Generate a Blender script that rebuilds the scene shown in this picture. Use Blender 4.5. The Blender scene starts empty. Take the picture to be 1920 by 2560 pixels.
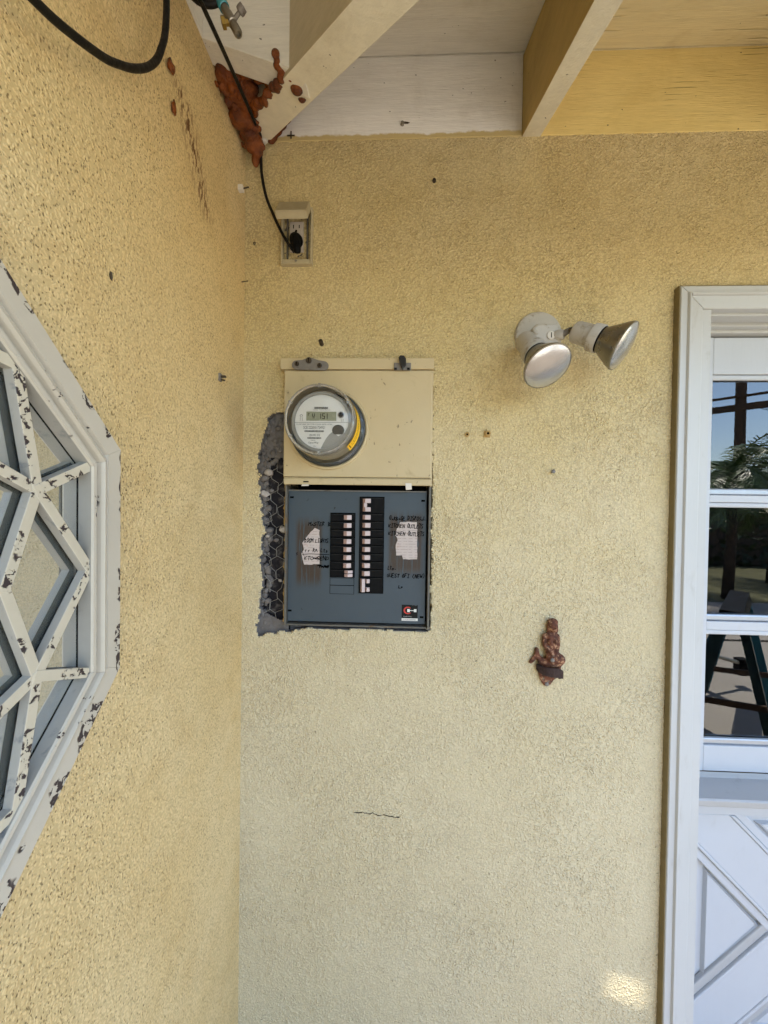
import bpy, bmesh, math, random
import numpy as np
from mathutils import Vector, Matrix, Quaternion
from mathutils import noise as mnoise
rad = math.radians
SC = bpy.context.scene
COL = SC.collection
RN = random.Random(11)

# ------------------------------------------------------------------ camera
cd = bpy.data.cameras.new('camera'); cam = bpy.data.objects.new('camera', cd); COL.objects.link(cam)
SC.camera = cam
cd.sensor_fit = 'HORIZONTAL'; cd.sensor_width = 36.0; cd.lens = 955/1920*36.0
cd.clip_start = 0.02; cd.clip_end = 400
_y, _p, _r = rad(2.25), rad(-0.8), rad(0.8)
_f = Vector((-math.sin(_y)*math.cos(_p), math.cos(_y)*math.cos(_p), math.sin(_p)))
_ri = Vector((math.cos(_y), math.sin(_y), 0)); _up = _ri.cross(_f)
_r2 = _ri*math.cos(_r) + _up*math.sin(_r); _u2 = -_ri*math.sin(_r) + _up*math.cos(_r)
cam.matrix_world = Matrix(((_r2.x, _u2.x, -_f.x, 0), (_r2.y, _u2.y, -_f.y, 0), (_r2.z, _u2.z, -_f.z, 1.5), (0, 0, 0, 1)))

# ------------------------------------------------------------------ sky, sun, exposure
SUN_EL, SUN_ROT = rad(74), rad(160)
w = bpy.data.worlds.new('World'); SC.world = w; w.use_nodes = True
nt = w.node_tree; bg = nt.nodes['Background']
sky = nt.nodes.new('ShaderNodeTexSky'); sky.sky_type = 'NISHITA'; sky.sun_disc = False
sky.ozone_density = 1.4; sky.dust_density = .5; sky.sun_elevation = SUN_EL; sky.sun_rotation = SUN_ROT
nt.links.new(sky.outputs[0], bg.inputs[0]); bg.inputs[1].default_value = 0.125
sl = bpy.data.lights.new('sun', 'SUN'); sl.energy = 4.5; sl.angle = rad(0.53); sl.color = (1, 0.94, 0.84)
so = bpy.data.objects.new('sun', sl); COL.objects.link(so)
sd = Vector((math.sin(SUN_ROT)*math.cos(SUN_EL), math.cos(SUN_ROT)*math.cos(SUN_EL), math.sin(SUN_EL)))
so.rotation_euler = (-sd).to_track_quat('-Z', 'Y').to_euler(); so.location = (0, 0, 12)
SC.view_settings.view_transform = 'Standard'; SC.view_settings.look = 'None'
SC.view_settings.exposure = 2.74; SC.view_settings.gamma = 1
SC.cycles.max_bounces = 8; SC.cycles.diffuse_bounces = 5; SC.cycles.transparent_max_bounces = 16

# ------------------------------------------------------------------ materials
MATS = {}
def srgb(h):
    h = h.lstrip('#'); v = [int(h[i:i+2], 16)/255 for i in (0, 2, 4)]
    return tuple((c/12.92 if c <= .04045 else ((c+.055)/1.055)**2.4) for c in v)
class N:
    """small node-tree writer"""
    def __init__(s, name):
        s.m = bpy.data.materials.new(name); s.m.use_nodes = True; s.t = s.m.node_tree
        s.bsdf = s.t.nodes['Principled BSDF']; s.out = s.t.nodes['Material Output']
        s.tc = None; MATS[name] = s.m
    def n(s, typ, **kw):
        d = s.t.nodes.new('ShaderNode'+typ)
        for k, v in kw.items(): setattr(d, k, v)
        return d
    def link(s, a, b): s.t.links.new(a, b)
    def put(s, sock, v):
        if hasattr(v, 'is_output'): s.link(v, sock)
        else: sock.default_value = v
    def co(s, scale=(1, 1, 1), rot=(0, 0, 0), loc=(0, 0, 0)):
        if s.tc is None: s.tc = s.n('TexCoord')
        mp = s.n('Mapping'); s.link(s.tc.outputs['Object'], mp.inputs[0])
        mp.inputs['Location'].default_value = loc; mp.inputs['Rotation'].default_value = rot; mp.inputs['Scale'].default_value = scale
        return mp.outputs[0]
    def noise(s, scale, detail=3, rough=.55, dist=0, co=None):
        d = s.n('TexNoise'); d.inputs['Scale'].default_value = scale; d.inputs['Detail'].default_value = detail
        d.inputs['Roughness'].default_value = rough; d.inputs['Distortion'].default_value = dist
        s.link(co if co is not None else s.co(), d.inputs['Vector']); return d.outputs['Fac']
    def ramp(s, v, a, b, lo=0., hi=1., smooth=True):
        d = s.n('MapRange'); d.clamp = True
        if smooth: d.interpolation_type = 'SMOOTHSTEP'
        s.put(d.inputs['Value'], v); d.inputs['From Min'].default_value = a; d.inputs['From Max'].default_value = b
        d.inputs['To Min'].default_value = lo; d.inputs['To Max'].default_value = hi; return d.outputs['Result']
    def math(s, op, a, b=0., c=0.):
        d = s.n('Math', operation=op); s.put(d.inputs[0], a); s.put(d.inputs[1], b); s.put(d.inputs[2], c); return d.outputs[0]
    def mix(s, fac, a, b, blend='MIX'):
        d = s.n('Mix', data_type='RGBA', blend_type=blend)
        s.put(d.inputs['Factor'], fac)
        for sock, v in ((d.inputs[6], a), (d.inputs[7], b)):
            s.put(sock, v if hasattr(v, 'is_output') else (*v, 1) if len(v) == 3 else v)
        return d.outputs[2]
    def bump(s, h, strength=1, dist=.002):
        d = s.n('Bump'); d.inputs['Strength'].default_value = strength; d.inputs['Distance'].default_value = dist
        s.put(d.inputs['Height'], h); s.link(d.outputs[0], s.bsdf.inputs['Normal']); return d
    def xyz(s):
        ge = s.n('NewGeometry'); d = s.n('SeparateXYZ'); s.link(ge.outputs['Position'], d.inputs[0]); return d.outputs
    def base(s, c): s.put(s.bsdf.inputs['Base Color'], c if hasattr(c, 'is_output') else (*c, 1))
    def set(s, rough=.5, metal=0, spec=.5):
        s.put(s.bsdf.inputs['Roughness'], rough); s.bsdf.inputs['Metallic'].default_value = metal
        s.bsdf.inputs['Specular IOR Level'].default_value = spec
def tint(c, k): return tuple(min(1, x*k) for x in c)
def plain(name, col, rough=.5, metal=0, var=.18, vs=40, bump=.0, bs=300, stretch=(1, 1, 1), spec=.5, dirt=None, dscale=25, damt=(.55, .75)):
    q = N(name); co = q.co(scale=stretch)
    c = q.mix(q.noise(vs, 4, .6, co=co), tint(col, 1-var), tint(col, 1+var))
    if dirt: c = q.mix(q.ramp(q.noise(dscale, 6, .65, .4, co=co), damt[0], damt[1]), c, dirt)
    q.base(c); q.set(q.ramp(q.noise(vs*2.3, 3, co=co), .3, .7, rough*.85, min(1, rough*1.15)), metal, spec)
    if bump: q.bump(q.noise(bs, 4, .6, co=co), 1, bump)
    return q.m

# stucco paint: cream yellow
def stucco(name, kind):
    q = N(name)
    big = q.noise(2.2, 4, .55); mid = q.noise(14, 4, .6); 
    a, b = (srgb('#cdbb8f'), srgb('#c6b281')) if kind == 'lumpy' else (srgb('#dac393'), srgb('#d3b985'))
    c = q.mix(q.ramp(big, .35, .65), a, b)
    c = q.mix(q.ramp(mid, .45, .75, 0, .30), c, srgb('#b39d6c') if kind == 'lumpy' else srgb('#bd9d66'))
    vary = q.ramp(q.noise(4.5, 1, .6, 0, co=q.co(loc=(1.7, 4, 2))), .3, .7, .6, 1.1)
    def vor(scale, co, smooth=.25):
        v = q.n('TexVoronoi', feature='F1'); v.inputs['Scale'].default_value = scale; v.inputs['Randomness'].default_value = 1
        w_ = q.n('TexNoise'); w_.inputs['Scale'].default_value = scale*.7; w_.inputs['Detail'].default_value = 0; q.link(co, w_.inputs['Vector'])
        vm = q.n('VectorMath', operation='MULTIPLY_ADD'); q.link(w_.outputs['Color'], vm.inputs[0]); vm.inputs[1].default_value = (.9/scale,)*3; q.link(co, vm.inputs[2])
        q.link(vm.outputs[0], v.inputs['Vector']); return v
    if kind == 'lumpy':
        v = vor(215, q.co()); d1 = v.outputs['Distance']
        grain = q.ramp(d1, .08, .62, 1, 0)
        h = q.math('ADD', q.math('MULTIPLY', grain, vary), q.math('MULTIPLY', q.noise(420, 2, .5), .4))
        h = q.math('ADD', h, q.math('MULTIPLY', q.noise(60, 1, .5), 1.3))
        crease = q.ramp(d1, .42, .62)
        shade_grime = q.math('MULTIPLY', q.ramp(q.noise(5, 4, .75, .6), .46, .80, .28, .55), crease)  # crease shade painted in, heavier in grimy patches
        c = q.mix(q.math('MULTIPLY', shade_grime, .7), c, srgb('#55492c'))
        c = q.mix(q.ramp(q.noise(3.1, 4, .75, .8, co=q.co(loc=(9, 2, 4))), .58, .78, 0, .09), c, srgb('#8d8163'))
        x, y, z = q.xyz()          # skylight greying the lower wall, put into the colour with a noisy edge
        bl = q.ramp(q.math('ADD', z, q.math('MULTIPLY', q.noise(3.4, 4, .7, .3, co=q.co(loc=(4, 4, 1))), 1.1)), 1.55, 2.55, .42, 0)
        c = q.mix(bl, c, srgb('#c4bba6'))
        spk = q.math('MULTIPLY', q.ramp(q.noise(170, 1, .5, .2, co=q.co(loc=(3, 1, 7))), .745, .77), .6)
        c = q.mix(spk, c, srgb('#4a4026'))
        sc = .0021
    else:
        co = q.co(scale=(1, 1.35, .85), rot=(.6, 0, 0))
        v = vor(280, co, .1); d1 = v.outputs['Distance']
        rnd = q.n('SeparateColor'); q.link(v.outputs['Color'], rnd.inputs[0])
        pit = q.math('MULTIPLY', q.ramp(d1, .14, .42, 1, 0), q.ramp(rnd.outputs[0], .55, .62))
        v2 = vor(230, q.co(loc=(2, 3, 1)))
        h = q.math('ADD', q.math('MULTIPLY', q.ramp(v2.outputs['Distance'], .1, .6, 1, 0), q.math('MULTIPLY', vary, .55)), q.math('MULTIPLY', q.noise(420, 2, .5), .3))
        h = q.math('ADD', h, q.math('MULTIPLY', q.noise(60, 1, .5), .7))
        h = q.math('SUBTRACT', h, q.math('MULTIPLY', pit, .9))
        amt = q.ramp(q.noise(6, 4, .7, .4), .30, .68, .30, .80)
        c = q.mix(q.math('MULTIPLY', pit, amt), c, srgb('#382d12'))
        c = q.mix(q.math('MULTIPLY', q.ramp(v2.outputs['Distance'], .42, .6), .22), c, srgb('#6b5830'))  # shade between the grains put into the colour
        c = q.mix(q.ramp(q.noise(3, 4, .75, .8, co=q.co(loc=(9, 2, 4))), .54, .76, 0, .25), c, srgb('#a58f62'))
        # brown drip stain below the foam
        x, y, z = q.xyz()
        m = q.math('MULTIPLY', q.ramp(q.math('ABSOLUTE', q.math('SUBTRACT', q.math('ADD', y, q.math('MULTIPLY', z, .58)), 1.905)), .0, .050, 1, 0), q.ramp(z, 2.02, 2.07))
        m = q.math('MULTIPLY', m, q.ramp(z, 2.18, 2.21, 1, 0))
        m = q.math('MULTIPLY', m, q.ramp(q.noise(120, 3, .6, 0, co=q.co(scale=(1, 1.4, .5), rot=(.5, 0, 0))), .46, .60))
        c = q.mix(q.math('MULTIPLY', m, .95), c, srgb('#583215'))
        sc = .0016
    q.base(c); q.set(.82, 0, .25)
    d = q.n('Displacement'); d.inputs['Midlevel'].default_value = 0; d.inputs['Scale'].default_value = sc
    q.link(h, d.inputs['Height']); q.link(d.outputs[0], q.out.inputs['Displacement'])
    q.m.displacement_method = 'BOTH' if kind == 'lumpy' else 'BUMP'
    return q.m
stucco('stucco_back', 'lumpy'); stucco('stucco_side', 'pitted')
plain('mortar', srgb('#645f5c'), .95, var=.35, vs=60, bump=.002, bs=180)
plain('stone', srgb('#6f6964'), .9, var=.3, vs=50, bump=.0012, bs=250)
plain('stone_pale', srgb('#a89f97'), .85, var=.2, vs=50, bump=.0008, bs=250)
plain('tar_paper', srgb('#252326'), .9, spec=.1, var=.5, vs=30, bump=.0012, bs=120, dirt=srgb('#57524f'), dscale=45, damt=(.48, .7))
plain('wire', srgb('#9a968e'), .45, .7, var=.3)
plain('caulk_tan', srgb('#a5864e'), .8, var=.3, vs=80, bump=.001, bs=200)

def wood(name, col, dirt, axis_rot=0, cracks=.0, stretch=(1.2, 14, 14), smear=None, rot=(0, 0, 0), spots=.745):
    q = N(name); co = q.co(scale=stretch, rot=rot)
    g = q.noise(9, 5, .6, .6, co=co)
    c = q.mix(q.ramp(g, .3, .7), tint(col, .94), tint(col, 1.04))
    c = q.mix(q.ramp(q.noise(6, 6, .7, .5), .45, .8, 0, .55), c, dirt)
    c = q.mix(q.math('MULTIPLY', q.ramp(q.noise(85, 2, .5, co=q.co(scale=(1, 1, 1.6), loc=(5, 2, 1))), spots, spots+.03), .8), c, srgb('#2c2417'))
    h = q.noise(30, 4, .6, co=co)
    if cracks:
        wv = q.n('TexWave', wave_type='BANDS', bands_direction='Z'); wv.inputs['Scale'].default_value = 26
        wv.inputs['Distortion'].default_value = 5; wv.inputs['Detail'].default_value = 2; wv.inputs['Detail Scale'].default_value = .6
        q.link(q.co(scale=(.12, 1, 1)), wv.inputs['Vector'])
        k = q.math('MULTIPLY', q.ramp(wv.outputs['Fac'], .0, .07, 1, 0), q.ramp(q.noise(7, 3, .5, co=q.co(loc=(2.3, 0, .8))), .55, .66))
        c = q.mix(q.math('MULTIPLY', k, cracks), c, tint(dirt, .35)); h = q.math('SUBTRACT', h, q.math('MULTIPLY', k, 1.5))
    if smear:
        x, y, z = q.xyz()
        k = q.ramp(q.math('ADD', z, q.math('MULTIPLY', q.noise(30, 4, .6), .02)), 2.370, 2.376, 1, 0)
        c = q.mix(k, c, smear)
    q.base(c); q.set(.62, 0, .3); q.bump(h, 1, .0012); return q.m
wood('wood_white', srgb('#efece6'), srgb('#c4bcae'), smear=srgb('#c4b07c'))
wood('wood_grey', srgb('#dedad0'), srgb('#b0a894'))
wood('wood_tan', srgb('#bfa566'), srgb('#8d7a48'), stretch=(12, 1.2, 12))
wood('wood_valley', srgb('#bdb195'), srgb('#8d8268'), stretch=(4, 4, 14))
wood('wood_cream', srgb('#e4decb'), srgb('#b8ac90'), stretch=(5, 5, 5))
wood('wood_yellow', srgb('#dfc885'), srgb('#c6ab66'), cracks=.7)
wood('wood_yellow_deck', srgb('#e2d7b2'), srgb('#bfae80'), cracks=.2)
plain('roof_top', srgb('#6b5a4c'), .9)
plain('sash_side_shade', srgb('#9b978d'), .5, var=.12, vs=30, dirt=srgb('#5e6468'), dscale=40)  # shade on the bar and trim sides, painted in as grey
plain('black_gap', (.002, .002, .002), .9, var=0, spec=0)

def chipped(name, col, chip=srgb('#3b3233'), scale=22, thr=.60, wet=.45, edge=False):
    q = N(name)
    c = q.mix(q.noise(12, 4, .6), tint(col, .9), tint(col, 1.06))
    c = q.mix(q.ramp(q.noise(60, 4, .6), .5, .9, 0, .3), c, srgb('#a89f8c'))
    nf, nc = q.noise(scale*4.5, 4, .62, .5), q.noise(scale, 2, .5, .2, co=q.co(loc=(.3, .77, .21)))
    if edge:                       # flaking starts at the outer arris of the trim
        x, y, z = q.xyz(); u = q.math('ABSOLUTE', q.math('SUBTRACT', y, .139)); v = q.math('ABSOLUTE', q.math('SUBTRACT', z, 1.428))
        ap = q.math('MAXIMUM', q.math('MAXIMUM', u, v), q.math('MULTIPLY', q.math('ADD', u, v), .70711)); e = q.ramp(ap, .324, .337, -.05, .10)
        nc = q.math('ADD', nc, e); nf = q.math('ADD', nf, q.math('MULTIPLY', e, .6))
    m = q.math('MULTIPLY', q.ramp(nf, .535, .55), q.ramp(nc, thr-.03, thr))
    c = q.mix(m, c, chip); q.base(c); q.set(wet, 0, .4)
    q.bump(q.math('SUBTRACT', q.math('MULTIPLY', q.noise(160, 3, .6), .25), m), 1, .0009); return q.m
chipped('window_paint', srgb('#bdb5a5'), scale=26, thr=.60, edge=True)
chipped('muntin_paint', srgb('#c2b9a4'), scale=30, thr=.545)
def door_white(name, col=srgb('#b4b6b9'), dirt=srgb('#9a9488'), amt=.5):
    q = N(name)
    c = q.mix(q.noise(6, 4, .6), tint(col, .94), tint(col, 1.03))
    c = q.mix(q.ramp(q.noise(34, 6, .7, .3, co=q.co(scale=(1, 1, .35))), .55, .85, 0, amt), c, dirt)
    q.base(c); q.set(.38, 0, .45); q.bump(q.noise(90, 3, .6, co=q.co(scale=(1, 1, .15))), 1, .0004); return q.m
door_white('door_paint', amt=.25); door_white('casing_paint', srgb('#b6b6b3'), amt=.6)
door_white('shelf_paint', srgb('#a5a4a2'), srgb('#76726e'), .6)
plain('casing_edge', srgb('#7d7050'), .8, var=.25, vs=30)
plain('aluminium_bead', srgb('#a9adb3'), .35, .6, var=.1)

def glass(name, ior=1.5, tintc=(1, 1, 1), rough=0., haze=0., hazec=(.6, .6, .58)):
    q = N(name); q.t.nodes.remove(q.bsdf)
    tr = q.n('BsdfTransparent'); tr.inputs[0].default_value = (*tintc, 1)
    gl = q.n('BsdfGlossy'); gl.inputs['Roughness'].default_value = rough; gl.inputs['Color'].default_value = (1, 1, 1, 1)
    fr = q.n('Fresnel'); fr.inputs[0].default_value = ior
    last = tr.outputs[0]
    if haze:
        df = q.n('BsdfDiffuse'); df.inputs[0].default_value = (*hazec, 1)
        m0 = q.n('MixShader'); m0.inputs[0].default_value = haze; q.link(last, m0.inputs[1]); q.link(df.outputs[0], m0.inputs[2]); last = m0.outputs[0]
    mx = q.n('MixShader'); q.link(fr.outputs[0], mx.inputs[0]); q.link(last, mx.inputs[1]); q.link(gl.outputs[0], mx.inputs[2])
    q.link(mx.outputs[0], q.out.inputs['Surface']); return q.m
glass('door_glass', 1.8, (.8, .84, .84)); glass('window_glass', 7.5, (.5, .55, .55), .0, .45, (.42, .44, .38)); glass('meter_glass', 1.4, (.97, .97, .96), .03, .035)
plain('room_dark', (.012, .012, .012), .9, var=0)
plain('window_shade', srgb('#b9c2bc'), .8, var=.08)

def tanpaint(name):
    q = N(name); col = srgb('#bba983')
    c = q.mix(q.noise(9, 4, .6), tint(col, .9), tint(col, 1.06))
    c = q.mix(q.ramp(q.noise(18, 6, .7, .6), .56, .8, 0, .55), c, srgb('#85744f'))
    c = q.mix(q.math('MULTIPLY', q.ramp(q.noise(110, 3, .5, .4, co=q.co(scale=(1, 1, .55))), .70, .73), .7), c, srgb('#5d5138'))
    q.base(c); q.set(.5, 0, .4); q.bump(q.math('ADD', q.math('MULTIPLY', q.noise(14, 2, .5), 3), q.math('MULTIPLY', q.noise(240, 3, .6), .4)), 1, .0008); return q.m
tanpaint('tan_paint')
def bluegrey():
    q = N('blue_grey'); col = srgb('#3c464d')
    c = q.mix(q.noise(7, 5, .6), tint(col, .85), tint(col, 1.12))
    c = q.mix(q.ramp(q.noise(26, 5, .65, .5), .6, .8, 0, .4), c, srgb('#2c3238'))
    c = q.mix(q.math('MULTIPLY', q.ramp(q.noise(95, 2, .5, .3), .73, .76), .8), c, srgb('#16181a'))
    x, y, z = q.xyz()
    for (x0, x1, z0, z1) in ((-.243, -.183, 1.315, 1.462), (-.022, .055, 1.345, 1.480)):
        def band(v, a, b, e): return q.math('MULTIPLY', q.ramp(v, a-e, a+e), q.ramp(v, b-e, b+e, 1, 0))
        m = q.math('MULTIPLY', band(x, x0, x1, .006), band(z, z0, z1, .018))
        st = q.ramp(q.noise(60, 4, .6, .6, co=q.co(scale=(3.2, 1, .22), loc=(0, 0, x0*7))), .36, .50)
        c = q.mix(q.math('MULTIPLY', q.math('MULTIPLY', m, st), .92), c, srgb('#3a2a1a'))
    q.base(c); q.set(.55, 0, .4); q.bump(q.noise(200, 3, .6), 1, .0002); return q.m
bluegrey()
plain('grey_metal', srgb('#77716a'), .6, .3, var=.25, vs=60, dirt=srgb('#4c4138'), dscale=60)
plain('frame_grey', srgb('#5d5a52'), .6, .2, var=.3, vs=60, dirt=srgb('#6b4f2a'), dscale=40)
plain('black_plastic', (.0025, .0025, .0027), .6, var=.4, spec=.12)
plain('black_rubber', (.0035, .0032, .003), .55, spec=.25, var=.4, vs=60, bump=.0003, bs=500)
plain('breaker_handle', srgb('#b9a8a4'), .5, var=.1); plain('breaker_handle_side', srgb('#9c7f74'), .55, var=.15)
def paper():
    q = N('old_paper'); col = srgb('#bfb2ab')
    c = q.mix(q.noise(60, 5, .65), tint(col, .8), tint(col, 1.1))
    x, y, z = q.xyz()
    ln = q.math('FRACT', q.math('MULTIPLY', z, 155.))
    c = q.mix(q.math('MULTIPLY', q.ramp(ln, .86, .9), q.ramp(q.noise(130, 3, .6, co=q.co(scale=(1, 1, .4))), .42, .5, 0, .7)), c, srgb('#6c6058'))
    c = q.mix(q.ramp(q.noise(38, 4, .6, .4), .56, .72, 0, .6), c, srgb('#a5847a'))
    q.base(c); q.set(.8, 0, .2); return q.m
paper()
plain('ink_black', (.0015, .0015, .002), .9, var=0, spec=.0); plain('ink_grey', (.02, .02, .02), .9, var=0, spec=0)
plain('print_white', srgb('#d6d2cb'), .6, var=.05); plain('print_red', srgb('#b3241b'), .5, var=.1); plain('sticker_black', (.003, .003, .003), .5, var=.2, spec=.2)
plain('meter_face', srgb('#dedcd8'), .45, var=.04); plain('meter_face_dark', srgb('#8f8d89'), .45, var=.05)
plain('meter_body', srgb('#8d8b85'), .5, var=.08); plain('lcd', srgb('#8b8f78'), .25, var=.04); plain('lcd_segment', (.006, .007, .005), .8, var=0, spec=0)
plain('meter_ring', srgb('#3c3f40'), .4, .3, var=.2); plain('yellow_sticker', srgb('#ffc800'), .45, var=.04)
glass('meter_rim', 1.5, (.95, .95, .94), .04, .20, (.62, .61, .58))
plain('sensor_dark', (.02, .02, .02), .2, var=.2)
plain('outlet_tan', srgb('#aa9e80'), .6, var=.15, vs=50); plain('outlet_grey', srgb('#5c5850'), .55, .2, var=.2, vs=60)
plain('receptacle', srgb('#b8ada0'), .4, var=.05)
def foam():
    q = N('expanding_foam')
    c = q.mix(q.ramp(q.noise(30, 4, .6), .3, .7), srgb('#87440b'), srgb('#4c1e05'))
    c = q.mix(q.ramp(q.noise(70, 4, .6, .5), .58, .75, 0, .8), c, srgb('#3c1805'))
    q.base(c); q.set(.27, 0, .5); q.bump(q.noise(170, 5, .7), 1, .005); return q.m
foam()
def rust():
    q = N('rusty_iron')
    c = q.mix(q.ramp(q.noise(60, 5, .65), .3, .7), srgb('#744632'), srgb('#40281f'))
    c = q.mix(q.ramp(q.noise(110, 4, .6, .3), .5, .68, 0, .85), c, srgb('#b38a69'))
    c = q.mix(q.ramp(q.noise(45, 3, .6, .3, co=q.co(loc=(1, 2, 3))), .64, .7, 0, .7), c, srgb('#6e7a70'))
    q.base(c); q.set(.8, .1, .3); q.bump(q.noise(330, 4, .65), 1, .0011); return q.m
rust(); plain('dark_iron', srgb('#35231f'), .7, .2, var=.3, vs=80, bump=.0006, bs=300)
plain('lamp_white', srgb('#b3aea6'), .5, var=.12, vs=40, dirt=srgb('#7d6f55'), dscale=45, damt=(.5, .75))
plain('bulb_metal', srgb('#8c8980'), .3, .9, var=.25, vs=25)
def lens():
    q = N('bulb_lens'); x, y, z = q.xyz()
    q.base(q.mix(q.noise(30, 4, .6), srgb('#dcdddd'), srgb('#a9aaab'))); q.set(.2, .8, .6)
    v = q.n('TexVoronoi'); v.inputs['Scale'].default_value = 330; q.link(q.co(), v.inputs['Vector'])
    q.bump(v.outputs['Distance'], .22, .0008); return q.m
lens()
plain('steel', srgb('#8f8a80'), .35, .85, var=.25, vs=60, dirt=srgb('#5a4c3c'), dscale=80)
plain('brass', srgb('#8a7038'), .4, .8, var=.25, vs=60); plain('teal_band', srgb('#3f8f9c'), .35, var=.15)
plain('clip_white', srgb('#cfc8bc'), .5, var=.08); plain('nail_dark', srgb('#4a4034'), .6, .5, var=.3)
plain('crack', srgb('#3a3020'), .9, var=.3)
# yard
def concrete():
    q = N('concrete'); col = srgb('#8f8a82')
    c = q.mix(q.noise(1.5, 6, .65), tint(col, .75), tint(col, 1.1)); c = q.mix(q.ramp(q.noise(18, 5, .7), .55, .8, 0, .5), c, srgb('#7c766b'))
    q.base(c); q.set(.85, 0, .3); q.bump(q.noise(60, 5, .6), 1, .003); return q.m
concrete()
plain('grass_ground', srgb('#4a4a2c'), .9, var=.6, vs=3, bump=.02, bs=40)
plain('far_ground', srgb('#8d8266'), .9, var=.3, vs=.4)
plain('hedge_leaf', (.035, .055, .02), .5, var=.5, vs=8); plain('palm_leaf', (.06, .10, .03), .4, var=.4, vs=5)
plain('palm_trunk', srgb('#3c3026'), .9, var=.4, vs=9, bump=.01, bs=20)
plain('pole_wood', srgb('#4b3a2c'), .9, var=.3, vs=8); plain('teal_steel', srgb('#2a6f86'), .45, .2, var=.15, vs=12)
plain('fence_wood', srgb('#4a3d33'), .9, var=.3, vs=5, stretch=(4, 4, .5))
plain('dark_strip', srgb('#4a3f34'), .95, var=.4, vs=20, bump=.02, bs=40)  # for the added dark strip along the wall
plain('teal_shaded', srgb('#1d3f49'), .45, .1, var=.2, vs=12)  # shade on the front sawhorse legs, put into a darker teal
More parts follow.
